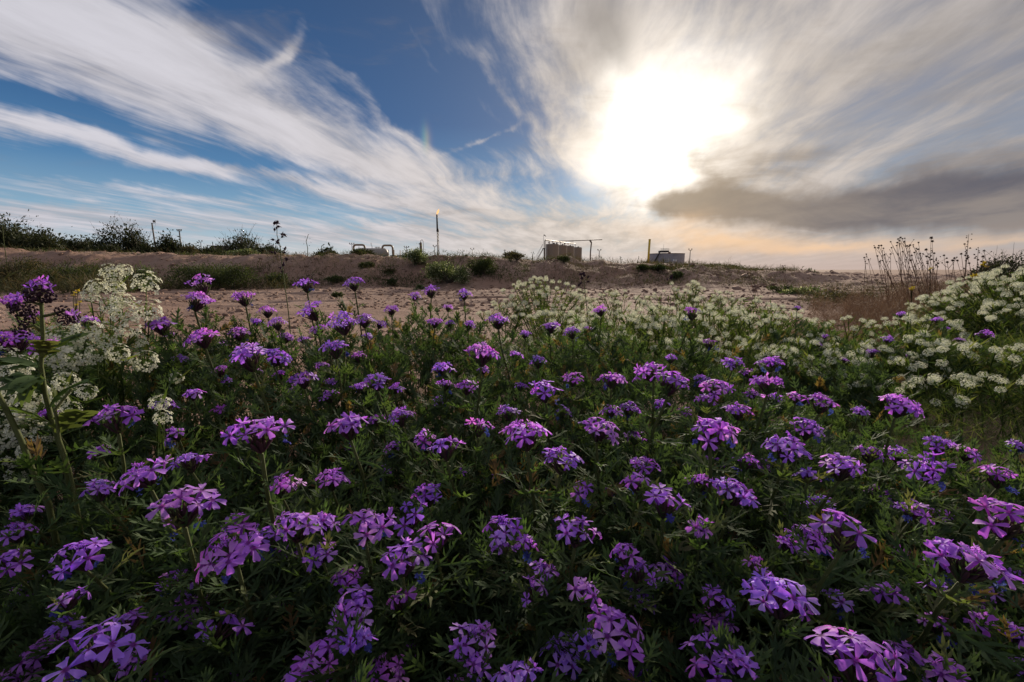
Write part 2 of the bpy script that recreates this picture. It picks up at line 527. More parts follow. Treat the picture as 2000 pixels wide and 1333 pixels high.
def mat_flame():
    m, t, N, out = mat_base('flame')
    e = N.node('ShaderNodeEmission'); e.inputs[0].default_value = (1.0, 0.55, 0.22, 1); e.inputs[1].default_value = 1.0
    t.links.new(e.outputs[0], out.inputs[0]); return m

M = {
    'soil': mat_soil(), 'petal': mat_petal(), 'flame': mat_flame(),
    'wilt': mat_leaf('wilted_blue', [(0, (0.06, 0.05, 0.26)), (1, (0.08, 0.12, 0.36))], 0.3, (1, 1, 1.2), obj=True),
    'calyx': mat_leaf('calyx', [(0, (0.075, 0.035, 0.055)), (0.5, (0.11, 0.055, 0.06)), (1, (0.07, 0.085, 0.035))], 0.25, (1.2, 1.0, .8)),
    'stem': mat_leaf('hairy_stem', [(0, (0.075, 0.095, 0.030)), (0.7, (0.12, 0.13, 0.045)), (1, (0.45, 0.42, 0.28))], 0.25, (1.1, 1.1, .7)),
    'leafobj': mat_leaf('verbena_leaf', [(0, (0.048, 0.085, 0.036)), (0.5, (0.070, 0.115, 0.045)), (0.85, (0.092, 0.130, 0.052)), (1, (0.13, 0.13, 0.065))], 0.42, (1.3, 1.4, 0.55), obj=True),
    'leaf': mat_leaf('verbena_foliage', [(0, (0.040, 0.066, 0.035)), (0.5, (0.060, 0.092, 0.046)), (0.9, (0.090, 0.125, 0.052)), (1, (0.19, 0.12, 0.06))], 0.42, (1.3, 1.4, 0.55)),
    'bright': mat_leaf('fresh_foliage', [(0, (0.045, 0.075, 0.024)), (0.5, (0.072, 0.115, 0.036)), (1, (0.14, 0.16, 0.065))], 0.42, (1.4, 1.35, 0.5)),
    'white': mat_leaf('white_petal', [(0, (0.66, 0.66, 0.48)), (0.45, (0.78, 0.78, 0.62)), (0.80, (0.82, 0.81, 0.70)), (0.86, (0.20, 0.30, 0.08)), (1, (0.16, 0.26, 0.06))], 0.38, (1, 1, 0.9)),
    'scrub': mat_leaf('scrub_leaf', [(0, (0.030, 0.045, 0.018)), (0.6, (0.055, 0.075, 0.028)), (1, (0.085, 0.095, 0.040))], 0.3, (1.2, 1.2, .6)),
    'darkscrub': mat_leaf('mesquite_leaf', [(0, (0.022, 0.028, 0.014)), (0.6, (0.035, 0.045, 0.02)), (1, (0.06, 0.062, 0.03))], 0.25, (1.1, 1.1, .6)),
    'greyscrub': mat_leaf('blooming_scrub_leaf', [(0, (0.05, 0.075, 0.03)), (0.6, (0.10, 0.13, 0.055)), (0.85, (0.16, 0.19, 0.09)), (1, (0.62, 0.64, 0.48))], 0.35, (1.2, 1.2, .7)),
    'bark': mat_solid('bark', (0.055, 0.042, 0.034), 0.9, var=0.3, scale=8),
    'dry': mat_leaf('dry_stem', [(0, (0.11, 0.065, 0.042)), (0.6, (0.19, 0.115, 0.075)), (1, (0.27, 0.18, 0.11))], 0.2, (1, 1, 1)),
    'seed': mat_leaf('seed_head', [(0, (0.045, 0.028, 0.024)), (1, (0.10, 0.062, 0.045))], 0.1, (1, 1, 1)),
    'pod': mat_leaf('dark_pod', [(0, (0.035, 0.018, 0.030)), (1, (0.06, 0.03, 0.045))], 0.15, (1, 1, 1)),
    'yellow': mat_leaf('yellow_petal', [(0, (0.55, 0.42, 0.03)), (1, (0.62, 0.5, 0.05))], 0.3, (1, 1, 1)),
    'weedleaf': mat_leaf('weed_leaf', [(0, (0.035, 0.045, 0.02)), (0.5, (0.065, 0.062, 0.03)), (1, (0.14, 0.10, 0.062))], 0.3, (1.2, 1.2, .7)),
    'tan': mat_solid('tan_tank_paint', (0.235, 0.18, 0.125), 0.34, var=0.10, scale=0.7, dirt=(0.16, 0.11, 0.08)),
    'pipe': mat_solid('brown_pipe_paint', (0.15, 0.105, 0.07), 0.55, var=0.15, scale=1.5),
    'tanpipe': mat_solid('tan_pipe_paint', (0.26, 0.19, 0.12), 0.5, var=0.12, scale=1.5),
    'vessel': mat_solid('vessel_paint', (0.27, 0.235, 0.20), 0.5, var=0.08, scale=1.0, dirt=(0.2, 0.15, 0.12)),
    'black': mat_solid('sooty_steel', (0.02, 0.018, 0.017), 0.7, var=0.3),
    'steel': mat_solid('dark_galvanised', (0.06, 0.055, 0.05), 0.5, 0.3),
    'rail': mat_solid('grey_steel', (0.24, 0.22, 0.20), 0.5, 0.2),
    'greytank': mat_solid('grey_tank_paint', (0.30, 0.29, 0.31), 0.55, var=0.08, scale=0.5, dirt=(0.16, 0.14, 0.14)),
    'rust': mat_solid('rusty_roof', (0.20, 0.11, 0.07), 0.8, var=0.25, scale=1.0),
    'yel': mat_solid('yellow_pipe_paint', (0.60, 0.40, 0.03), 0.5, var=0.12, scale=2.0),
    'teal': mat_solid('teal_paint', (0.03, 0.14, 0.13), 0.5),
    'whitep': mat_solid('white_paint', (0.75, 0.74, 0.72), 0.5, var=0.05),
    'wood': mat_solid('weathered_pole', (0.09, 0.07, 0.055), 0.85, var=0.25, scale=5),
}

# ------------------------------------------------------------------ ground
def build_ground():
    az_f = np.linspace(-66, 66, 620)
    az_b = np.linspace(66, 294, 60)[1:-1]
    azs = np.radians(np.concatenate([az_f, az_b]))
    rad = np.concatenate([np.geomspace(0.03, 1.6, 60)[:-1], np.geomspace(1.6, 17, 330)[:-1], np.geomspace(17, 6000, 50)])
    A, R = np.meshgrid(azs, rad)
    X, Y = R * np.sin(A), R * np.cos(A)
    Z = terrain(X, Y)
    V = np.stack([X, Y, Z], -1).reshape(-1, 3)
    nr, na = A.shape
    i = np.arange(nr - 1)[:, None] * na; j = np.arange(na)[None]; j2 = (j + 1) % na
    a, b, c, d = i + j, i + j2, i + na + j2, i + na + j
    F = np.concatenate([np.stack([a, c, b], -1).reshape(-1, 3), np.stack([a, d, c], -1).reshape(-1, 3)])
    cidx = len(V)
    V = np.concatenate([V, [[0, 0, tz(0, 0)]]])
    F = np.concatenate([F, np.stack([np.full(na, cidx), np.arange(na), (np.arange(na) + 1) % na], -1)])
    # upward normals
    v0, v1, v2 = V[F[0, 0]], V[F[0, 1]], V[F[0, 2]]
    if np.cross(v1 - v0, v2 - v0)[2] < 0: F = F[:, ::-1]
    link('desert_ground', tri_mesh('desert_ground', V, F, M['soil'], smooth=True), kind='structure')
    # loose clods and stones
    P = np.array([(x, y, z) for x in (-1, 1) for y in (-1, 1) for z in (-1, 1)], float) * 0.5
    T = (np.array([(1, 0, 0), (-1, 0, 0), (0, 1, 0), (0, -1, 0), (0, 0, .7), (0, 0, -.7), (.6, .6, .4), (-.6, .5, .4)], float),
         np.array([(0, 6, 4), (6, 2, 4), (2, 7, 4), (7, 1, 4), (1, 3, 4), (3, 0, 4), (0, 2, 6), (2, 1, 7), (2, 0, 5), (1, 2, 5), (3, 1, 5), (0, 3, 5)]))
    n = 22000
    y = np.exp(RNG.uniform(math.log(1.3), math.log(11), n)); x = RNG.uniform(-1.25, 1.25, n) * y
    s_ = RNG.lognormal(-4.8, 0.6, n) * np.clip(y / 4, 0.5, 1.6)
    keep = vnoise(x * 1.3, y * 2.2) > -0.22
    x, y, s_ = x[keep], y[keep], s_[keep]
    Mx = rots(np.stack([RNG.normal(0, .4, len(x)), RNG.normal(0, .4, len(x)), np.ones(len(x))], -1), scale=1.0) * s_[:, None, None]
    Mx[:, :, 2] *= 0.7
    mb = MB().many(T, Mx, np.stack([x, y, terrain(x, y) + s_ * 0.15], -1))
    link('soil_clods', mb.mesh('soil_clods', M['soil']), kind='stuff', label='loose clods and small stones strewn over the bare pinkish soil', cat='clods')
build_ground()

# ------------------------------------------------------------------ the oilfield site beyond the berm
def H(px, py, D): return at(px, py, D).z
def base(px, D, py=510):
    p = at(px, py, D); return (p.x, p.y, 0.0)
def K(D): return D / FPX        # metres per photo pixel at depth D
def part(name, mb, mat, parent, loc=None, smooth=False, label=None, kind=None):
    return link(name, mb.mesh(name, M[mat], smooth), parent, loc, kind, label)

def flood_mast(px, py, D, n, label, wpx=2.0, lean=0.0, mat='steel', group='floodlight masts around the site'):
    x, y, _ = base(px, D)
    h = H(px, py, D); k = K(D)
    r = wpx * k / 2
    t = thing('floodlight_mast', label, 'light mast', (x, y, 0), group)
    part('pole', MB().tube([(0, 0, -0.3), (lean * .5, 0, h * .5), (lean, 0, h)], [r * 1.2, r, r * .8], 8), mat, t)
    span = (3.2 if n > 2 else 2.2) * k * 1.3
    part('crossarm', MB().tube([(lean - span, 0, h - .3 * k), (lean + span, 0, h - .3 * k)], r * .5, 6), mat, t)
    for i in range(n):
        cx = lean + (-span + 2 * span * i / (n - 1) if n > 1 else span)
        m = MB(); m.tube([(cx, 0, h - .4 * k), (cx, 0, h + .9 * k)], r * .35, 5)
        m.lathe([(0, 0), (1.0 * k, 0.1 * k), (1.15 * k, 1.2 * k), (0.6 * k, 2.0 * k), (0, 2.1 * k)], (cx, 0, h + .9 * k), 8)
        part('floodlight', m, mat, t)
    return t

# the near leaning pole on the left: two lamps hang on a bracket on its right side
def lamp_pole():
    D = 45; px = 306
    x, y, _ = base(px, D); k = K(D); h = H(px, 437, D)
    t = thing('floodlight_pole', 'tall dark wooden pole with a bracket of floodlights leaning above the mesquite bushes', 'pole', (x, y, 0))
    part('pole', MB().tube([(0.1, 0, -.3), (0, 0, h)], [.085, .06], 8), 'wood', t)
    part('bracket', MB().tube([(0, 0, h - .05), (2.5 * k, 0, h - .02), (6.6 * k, 0, h)], .02, 6).tube([(6.6 * k, 0, h), (7.4 * k, 0, h + 6.2 * k)], .02, 5), 'steel', t)
    for cx, s_ in ((3.6, 1.0), (6.0, 0.5)):
        m = MB().tube([(cx * k, 0, h), (cx * k, 0, h + 2 * k)], .018, 5)
        m.lathe([(0, 0), (1.4 * k * s_, .2 * k), (1.6 * k * s_, 2.2 * k), (.7 * k * s_, 3.8 * k), (0, 4 * k)], (cx * k, 0, h + 1.5 * k), 9)
        part('floodlight', m, 'steel', t)
lamp_pole()
flood_mast(357, 452, 70, 4, 'four-lamp floodlight mast rising out of the mesquite right of the leaning pole', 2.6)
flood_mast(211, 463, 80, 2, 'two-lamp mast just left of the tallest mesquite bush', 1.8)
flood_mast(396, 473, 110, 2, 'thin two-lamp mast left of the black pump shed', 1.3)
flood_mast(689, 478, 120, 3, 'small lamp mast at the left gooseneck pipe of the vessel', 1.4)
flood_mast(795, 484, 120, 3, 'three-lamp mast between the grey vessel and the brown column', 1.7)
flood_mast(850, 482, 120, 2, 'small two-lamp mast close left of the flare stack', 1.6)
flood_mast(923, 488, 150, 2, 'thin two-lamp mast right of the flare stack', 1.2)
flood_mast(1170, 490, 140, 2, 'two-lamp mast right of the tall pipe support beside the tanks', 1.4)
flood_mast(1347, 489, 130, 2, 'two-lamp mast right of the wide grey tank', 1.6)
flood_mast(904, 492, 170, 1, 'faint single-lamp mast nearest the right of the flare bush', 1.0)

def utility_pole(px, top, D, label, tr):
    x, y, _ = base(px, D); k = K(D); h = H(px, top, D)
    t = thing('utility_pole', label, 'utility pole', (x, y, 0))
    part('pole', MB().tube([(0, 0, -.3), (0, 0, h)], [1.0 * k, .7 * k], 7), 'wood', t)
    for dz, w in ((1.0, 3.2), (5.5, 2.2)):
        part('crossarm', MB().box((-w * k, -.1, h - (dz + .5) * k), (w * k, .1, h - dz * k)), 'wood', t)
    if tr:
        part('transformer', MB().lathe([(0, 0), (1.6 * k, 0), (1.8 * k, 4 * k), (1.2 * k, 5 * k), (0, 5 * k)], (0.8 * k, 0, h - 14 * k), 10), 'steel', t)
utility_pole(986, 488, 200, 'utility pole with two crossarms and a dark transformer left of the tanks', True)
utility_pole(1006, 488, 260, 'plain faint utility pole halfway between transformer pole and the tanks', False)

def pump_shed():
    D = 60; x, y, _ = base(437, D); k = K(D); h = H(437, 481, D)
    t = thing('pump_shed', 'low dark equipment shed with a stub mast at its left behind the berm', 'shed', (x, y, 0))
    part('wall', MB().box((-15 * k, -.8, 0), (15 * k, .8, h - 1.2 * k)), 'steel', t)
    part('roof', MB().box((-16.5 * k, -1, h - 1.2 * k), (6 * k, 1, h)), 'black', t)
    part('mast', MB().tube([(-18 * k, 0, 0), (-18 * k, 0, H(419, 473, D))], .7 * k, 6), 'black', t)
    part('pipe', MB().tube([(-14 * k, -1.1, h - 5 * k), (14 * k, -1.1, h - 5 * k)], .8 * k, 6), 'pipe', t)
pump_shed()

def vessel():
    D = 60; k = K(D); x, y, _ = base(733, D); zc = H(733, 497, D); r = 11.5 * k
    t = thing('separator_vessel', 'grey horizontal separator vessel with two tall gooseneck pipes', 'tank', (x, y, 0))
    m = MB(); n = 24; L0, L1 = -30 * k, 19 * k
    prof = [(L0 - r * .5, 0), (L0 - r * .42, r * .5), (L0 - r * .2, r * .85), (L0, r), (L1, r), (L1 + r * .25, r * .88), (L1 + r * .5, r * .62), (L1 + r * .68, r * .3), (L1 + r * .72, 0)]
    V, F = [], []
    for (xx, rr) in prof:
        for q in range(n): V.append((xx, rr * math.cos(2 * PI * q / n), zc + rr * math.sin(2 * PI * q / n)))
    for i in range(len(prof) - 1):
        for q in range(n):
            a, b = i * n + q, i * n + (q + 1) % n
            F += [(a, a + n, b + n), (a, b + n, b)]
    m.add(V, F); part('shell', m, 'vessel', t, smooth=True)
    for xx in (-24, 14):
        part('saddle', MB().box((xx * k, -r * .8, 0), ((xx + 3) * k, r * .8, zc - r * .7)), 'pipe', t)
    def goose(x0, x1, zb0, zb1, zt, rr):
        pts = [(x0 * k, 0, zb0)]; R = 5 * k
        for a in range(0, 91, 18): pts.append((x0 * k + R * (1 - math.cos(math.radians(a))), 0, zt - R + R * math.sin(math.radians(a))))
        for a in range(90, -1, -18): pts.append((x1 * k - R * (1 - math.cos(math.radians(a))), 0, zt - R + R * math.sin(math.radians(a))))
        pts.append((x1 * k, 0, zb1)); return MB().tube(pts, rr, 12)
    part('gooseneck_pipe', goose(-41, -19, 0, zc + r * .6, H(733, 479, D), 1.9 * k), 'tanpipe', t, smooth=True)
    part('gooseneck_pipe', goose(15, 35, zc + r * .6, 0, H(733, 480, D), 1.9 * k), 'tanpipe', t, smooth=True)
    part('vent_pipe', MB().tube([(-6, 0, zc + r * .8), (-6, 0, H(0, 484, D))] and [(-5 * k, 0, zc + r * .8), (-5 * k, 0, H(733, 481, D)), (-6.5 * k, 0, H(733, 480, D)), (-6.5 * k, 0, H(733, 475, D))], .5 * k, 6), 'pipe', t)
    m = MB().tube([(3 * k, 0, zc + r * .9), (3 * k, 0, H(733, 483.5, D))], .5 * k, 6).tube([(8 * k, 0, zc + r * .9), (8 * k, 0, H(733, 483.5, D))], .5 * k, 6)
    m.box((1 * k, -.2, H(733, 484, D)), (11 * k, .2, H(733, 483, D)))
    part('hatch', m, 'tanpipe', t)
    s = thing('equipment_skid', 'teal painted skid in front of the grey vessel', 'skid', (x, y - 1.8, 0))
    z1 = H(733, 500.5, D)
    part('deck', MB().box((5 * k, -.3, 0), (33 * k, .3, z1 - .6 * k)), 'teal', s)
    part('rail', MB().box((4 * k, -.35, z1 - .6 * k), (34 * k, .35, z1)), 'teal', s)
    q = thing('pipe_manifold', 'dark low pipe manifold with upright stubs and a yellow valve right of the vessel', 'pipework', (x, y - .9, 0))
    zp = H(733, 501, D)
    part('header_pipe', MB().tube([(33 * k, 0, zp), (63 * k, 0, zp)], 1.5 * k, 8).tube([(36 * k, .3, zp - 3 * k), (62 * k, .3, zp - 3 * k)], .9 * k, 8), 'black', q)
    for xx, top in ((30, 489), (41, 489), (52.5, 490)):
        part('riser', MB().tube([(xx * k, 0, 0), (xx * k, 0, H(733, top, D))], .75 * k, 7), 'tanpipe', q)
    part('valve', MB().lathe([(0, 0), (2.2 * k, .5 * k), (2.2 * k, 3 * k), (0, 3.6 * k)], (44 * k, -.25, zp - 2 * k), 8), 'yel', q, label='yellow valve body')
vessel()

def column():
    D = 80; k = K(D); x, y, _ = base(823, D); h = H(823, 473, D)
    t = thing('scrubber_column', 'brown upright scrubber column with a looped pipe left of the flare', 'column', (x, y, 0))
    part('shell', MB().lathe([(2.5 * k, -.2), (2.5 * k, h - 3 * k), (1.6 * k, h - 1.2 * k), (0, h - .6 * k)], n=16), 'pipe', t, smooth=True)
    pts = [(0, 0, h - 1 * k), (0, 0, h + 1.5 * k)]
    for a in range(0, 181, 30): pts.append((2.3 * k - 2.3 * k * math.cos(math.radians(a)), 0, h + 1.5 * k + 2 * k * math.sin(math.radians(a))))
    pts.append((4.6 * k, 0, 0))
    part('loop_pipe', MB().tube(pts, .5 * k, 7), 'pipe', t)
    part('nozzle', MB().tube([(-2 * k, 0, h - 4 * k), (-4 * k, 0, h - 4 * k)], 1.0 * k, 8), 'black', t)
column()

def flare():
    D = 110; k = K(D); x, y, _ = base(856, D, 505); top = H(856, 421, D); mid = H(856, 452, D)
    t = thing('flare_stack', 'tall slim flare stack with black sooty tip and burning flame', 'flare stack', (x, y, 0))
    part('lower_pipe', MB().tube([(-.4 * k, 0, -.3), (-.4 * k, 0, mid)], 1.0 * k, 10), 'pipe', t)
    part('pilot_pipe', MB().tube([(1.7 * k, 0, -.3), (1.7 * k, 0, H(856, 448, D))], .55 * k, 7), 'pipe', t)
    part('tip', MB().tube([(-.4 * k, 0, mid), (-.4 * k, 0, top)], [1.6 * k, 1.5 * k], 12), 'black', t)
    part('collar', MB().box((-1.9 * k, -.3, mid - 1.6 * k), (2.6 * k, .3, mid + 1.4 * k)), 'black', t)
    for z in (.25, .5, .75):
        part('bracket', MB().box((-1.0 * k, -.06, mid * z), (2.2 * k, .06, mid * z + .12)), 'steel', t)
    m = MB(); rows = [(0, .9, 0), (.8, 1.5, 2), (1.6, 2.0, 4.2), (2.6, 1.7, 6.4), (3.6, 1.1, 8.2), (4.2, .15, 10.2)]
    m.tube([((-.4 + a) * k, 0, top + c * k) for a, b, c in rows], [b * k for a, b, c in rows], 9)
    part('flame', m, 'flame', t, smooth=True)
flare()

def rail():
    D = 95; k = K(D); x, y, _ = base(960, D); z = H(960, 506.5, D)
    t = thing('pipe_rack', 'long low pipe rack on short posts between flare and tanks', 'pipe rack', (x, y, 0))
    part('pipe', MB().tube([(-75 * k, 0, z), (75 * k, 0, z - 1.4 * k)], .8 * k, 6), 'rail', t)
    part('pipe', MB().tube([(-75 * k, .3, z - 1.8 * k), (75 * k, .3, z - 3.2 * k)], .6 * k, 6), 'pipe', t)
    for i in range(16):
        xx = (-72 + i * 9.6) * k
        part('post', MB().box((xx, -.05, 0), (xx + .8 * k, .05, z + .3 * k)), 'pipe', t)
rail()

def tanks():
    spec = [(1078.5, 12.8, 478.0, 110, 'largest and nearest tan storage tank, leftmost of the row'), (1096, 11.2, 480.2, 123, 'second tan storage tank from the stairs, tucked behind the nearest'),
            (1111, 10.2, 482.0, 137, 'third tan storage tank from the stairs, with a small pale plate'), (1127, 9.2, 484.2, 152, 'smallest looking tan storage tank at the far right end of the row')]
    for i, (px, rp, top, D, lab) in enumerate(spec):
        x, y, _ = base(px, D, 500); k = K(D); h = H(px, top, D); r = rp * k
        t = thing('storage_tank', lab, 'tank', (x, y, 0), 'tan storage tanks in a row')
        part('shell', MB().lathe([(r, -.2), (r, h)], n=40), 'tan', t, smooth=True)
        part('roof', MB().lathe([(r * 1.01, h - .05), (r * 1.01, h + .03), (r * .3, h + 1.2 * k), (0, h + 1.6 * k)], n=40), 'vessel', t)
        part('thief_hatch', MB().lathe([(.28, 0), (.3, .35), (0, .4)], (r * .2, -r * .3, h), 10), 'steel', t)
        if i == 2: part('nameplate', MB().box((-.25 * r, -r - .04, H(px, 503, D)), (.3 * r, -r * .9, H(px, 501, D))), 'whitep', t)
    # manifold above the tanks
    pm = lambda px, py: (lambda f: at(px, py, 108 + f * 36))((px - 1064) / 62)
    t = thing('tank_manifold', 'brown vapour manifold pipe running above the tank roofs', 'pipework', base(1064, 108))
    o = Vector(t.location); k = K(120)
    L = lambda v: tuple(Vector(v) - o)
    part('header_pipe', MB().tube([L(at(1064, 520, 108)), L(pm(1064.3, 471)), L(pm(1065.5, 469.3)), L(pm(1080, 471.2)), L(pm(1100, 474)), L(pm(1124, 476.6))], 1.0 * k, 8), 'pipe', t)
    for px, a, b, big in ((1072.5, 470, 478, 1), (1079.5, 471, 477, 0), (1087.5, 472.5, 479, 1), (1094.5, 473, 480, 0), (1103, 474, 480, 1), (1109.5, 474.8, 481, 0), (1123.5, 476.5, 483, 0)):
        m = MB().tube([L(pm(px, a)), L(pm(px, b))], .55 * k, 6)
        if big: m.lathe([(0, 0), (1.5 * k, 1 * k), (1.6 * k, 2.6 * k), (0, 4 * k)], L(pm(px, b - 1.5)), 8)
        part('drop_pipe', m, 'pipe', t)
    t = thing('overhead_pipe', 'long straight overhead pipe carried by a tall post right of the tanks', 'pipework', base(1153, 118))
    o = Vector(t.location)
    part('pipe', MB().tube([L(at(1085, 471.8, 126)), L(at(1115, 470.8, 122)), L(at(1176, 468.6, 116))], .75 * K(118), 8), 'pipe', t)
    part('support_post', MB().tube([L(at(1152.6, 512, 118)), L(at(1153.3, 492, 118)), L(at(1155.2, 474, 118)), L(at(1153.4, 470, 118))], 1.25 * K(118), 8), 'pipe', t)
    part('brace', MB().tube([L(at(1151, 470, 118)), L(at(1154.5, 475, 118))], .6 * K(118), 6), 'pipe', t)
    m = MB()
    for px in (1115.3, 1119): m.tube([L(at(px, 471, 122)), L(at(px - .2, 484, 122))], .45 * K(118), 6)
    m.box(L(at(1114.8, 471.2, 122)), tuple(Vector(L(at(1119.6, 470.2, 122))) + Vector((0, .3, 0))))
    part('trestle', m, 'rail', t)
    t = thing('access_stairs', 'steel stairs climbing to a small platform left of the tanks', 'stairs', base(1055, 107))
    o = Vector(t.location)
    for dx, dd in ((0, 0), (2.6, 1.2)):
        part('stringer', MB().tube([L(at(1046.5 + dx, 510, 107 + dd)), L(at(1060.5 + dx * .3, 486, 107 + dd))], .45 * K(107), 5), 'rail', t)
        part('handrail', MB().tube([L(at(1044.5 + dx, 505, 107 + dd)), L(at(1060 + dx * .2, 477.5, 107 + dd))], .25 * K(107), 5), 'rail', t)
    for i in range(10):
        f = i / 10; part('step', MB().box(L(at(1046.5 + 14 * f, 509 - 23 * f, 107.5)), tuple(Vector(L(at(1049 + 13.4 * f, 508.4 - 23 * f, 107.5))) + Vector((0, .7, 0)))), 'rail', t)
    part('platform', MB().box(L(at(1060, 486.5, 107)), tuple(Vector(L(at(1065.5, 485, 107))) + Vector((0, 1, 0)))), 'steel', t)
    part('post', MB().tube([L(at(1062.4, 512, 107.5)), L(at(1062.8, 486, 107.5))], .6 * K(107), 6), 'pipe', t)
    t = thing('windsock_pole', 'thin windsock mast with dark drooping sock left of the tanks', 'windsock', base(1061.5, 106))
    o = Vector(t.location)
    part('pole', MB().tube([L(at(1060.5, 512, 106)), L(at(1061.8, 459, 106))], .3 * K(106), 5), 'rail', t)
    part('windsock', MB().tube([L(at(1062.2, 459, 106)), L(at(1066.6, 462.2, 106))], [1.0 * K(106), .55 * K(106)], 8), 'black', t)
tanks()

def yellow_post():
    D = 60; k = K(D); x, y, _ = base(1265.5, D, 516); h = H(1269, 469, D)
    t = thing('yellow_vent_pipe', 'thick yellow upright pipe in front of the wide grey tank', 'pipe', (x, y, 0))
    part('pipe', MB().tube([(-.02, 0, -.2), (.08, 0, h)], 2.05 * k, 14), 'yel', t, smooth=False)
    part('cap', MB().tube([(.08, 0, h - .02), (.08, 0, h + .06)], 2.25 * k, 14), 'yel', t)
yellow_post()

def grey_tank():
    D = 150; k = K(D); x, y, _ = base(1301.5, D, 505); h = H(1301, 496.5, D); r = 33.3 * k
    t = thing('wide_grey_tank', 'wide low grey tank with a rusty roof rim and a railed stair landing', 'tank', (x, y, 0))
    part('shell', MB().lathe([(r, -.3), (r, h)], n=56), 'greytank', t, smooth=True)
    part('roof', MB().lathe([(r * 1.015, h - .3 * k), (r * 1.015, h + .5 * k), (0, h + 1.7 * k)], n=56), 'rust', t)
    m = MB(); a, b = (-30 * k, -r * .55, h * .25), (-22 * k, -r * .85, h + 6.0 * k)
    part('stairs', MB().tube([(-33 * k, -r * .4, h * .2), (-22 * k, -r * .9, h + 5.2 * k)], 1.4 * k, 5), 'steel', t)
    part('landing', MB().box((-22 * k, -r * .95, h + 2 * k), (-6.5 * k, -r * .5, h + 5.2 * k)), 'steel', t)
    for i in range(8):
        xx = (-21.6 + i * 2.1) * k
        part('rail_post', MB().tube([(xx, -r * .93, h + 5.2 * k), (xx, -r * .93, h + 8.4 * k)], .24 * k, 5), 'steel', t)
    part('handrail', MB().tube([(-22.5 * k, -r * .93, h + 8.4 * k), (-6.5 * k, -r * .93, h + 8.4 * k)], .3 * k, 5), 'steel', t)
    part('hatch', MB().box((-.8 * k, -r * .5, h), (2 * k, -r * .3, h + 3.4 * k)), 'rust', t)
    part('antenna', MB().tube([(-14.5 * k, -r * .7, h + 5 * k), (-14.5 * k, -r * .7, h + 17 * k)], .2 * k, 4), 'rail', t)
    for xx in (1, 5.5):
        part('manway', MB().box((xx * k, -r - .2, h - 16 * k), ((xx + 2.6) * k, -r * .9, h - 11.6 * k)), 'whitep', t)
grey_tank()

# ------------------------------------------------------------------ plant templates
def floret_template(seed, open_=1.0):
    """five notched petals (radius 1) on a short tube that points down; 'tint' = radius"""
    r_ = random.Random(seed)
    V, F, A = [], [], []
    V.append((0, 0, -.10)); A.append(0.0)
    droop = r_.uniform(-.10, .22)
    for k in range(5):
        th = 2 * PI * k / 5 + r_.uniform(-.12, .12)
        L = r_.uniform(.90, 1.06); w = r_.uniform(.88, 1.12); dz = r_.uniform(-.14, .14) - droop; tw = r_.uniform(-.10, .10)
        rows = [(.10, .070, 0), (.32, .120, .02), (.58, .190, .0), (.80, .250, -.02), (.94, .235, -.03), (1.0, .145, -.05)]
        b = len(V)
        for (rr, hw, z) in rows:
            zz = z + dz * rr * rr * open_
            for s_ in (-1, 0, 1):
                rad = rr * L * (0.83 if (s_ == 0 and rr == 1.0) else 1.0)
                crease = -.035 if s_ == 0 else 0.02
                yy = s_ * hw * w
                V.append((rad * math.cos(th) - yy * math.sin(th), rad * math.sin(th) + yy * math.cos(th), zz + crease * min(1, rr * 2) + tw * s_ * rr))
                A.append(rr)
        F.append((0, b, b + 1)); F.append((0, b + 1, b + 2))
        for i in range(5):
            p = b + 3 * i
            F += [(p, p + 3, p + 4), (p, p + 4, p + 1), (p + 1, p + 4, p + 5), (p + 1, p + 5, p + 2)]
    # corolla tube
    b = len(V)
    for (rr, z) in ((.11, -.03), (.09, -.8)):
        for k in range(5):
            V.append((rr * math.cos(2 * PI * k / 5), rr * math.sin(2 * PI * k / 5), z)); A.append(.2)
    for k in range(5):
        k2 = (k + 1) % 5
        F += [(b + k, b + 5 + k, b + 5 + k2), (b + k, b + 5 + k2, b + k2)]
    return np.array(V), np.array(F), np.array(A)
FLORET = []
for i in range(7):
    V, F, A = floret_template(100 + i, 1.0 if i < 5 else 2.2)
    if i >= 5: V = V * np.array([.75, .75, 1.0]) + np.array([0, 0, 1.0]) * (0.45 * np.hypot(V[:, 0], V[:, 1]) ** 1.3)[:, None]
    FLORET.append(tri_mesh('floret', V, F, M['petal'], {'tint': A}, True))
FLT = [floret_template(100 + i) for i in range(3)]

def strip(pts, widths, fold=0.0, nrm=(0, 0, 1)):
    V, F = [], []
    n = len(pts)
    for i, p in enumerate(pts):
        p = Vector(p); d = Vector(pts[min(i + 1, n - 1)]) - Vector(pts[max(i - 1, 0)])
        s_ = Vector(nrm).cross(d).normalized() * widths[i]
        if fold:
            V += [p - s_ + Vector((0, 0, fold * widths[i])), p, p + s_ + Vector((0, 0, fold * widths[i]))]
        else:
            V += [p - s_, p + s_]
    c = 3 if fold else 2
    for i in range(n - 1):
        for j in range(c - 1):
            a = i * c + j
            F += [(a, a + c, a + c + 1), (a, a + c + 1, a + 1)]
    return np.array([tuple(v) for v in V]), np.array(F)

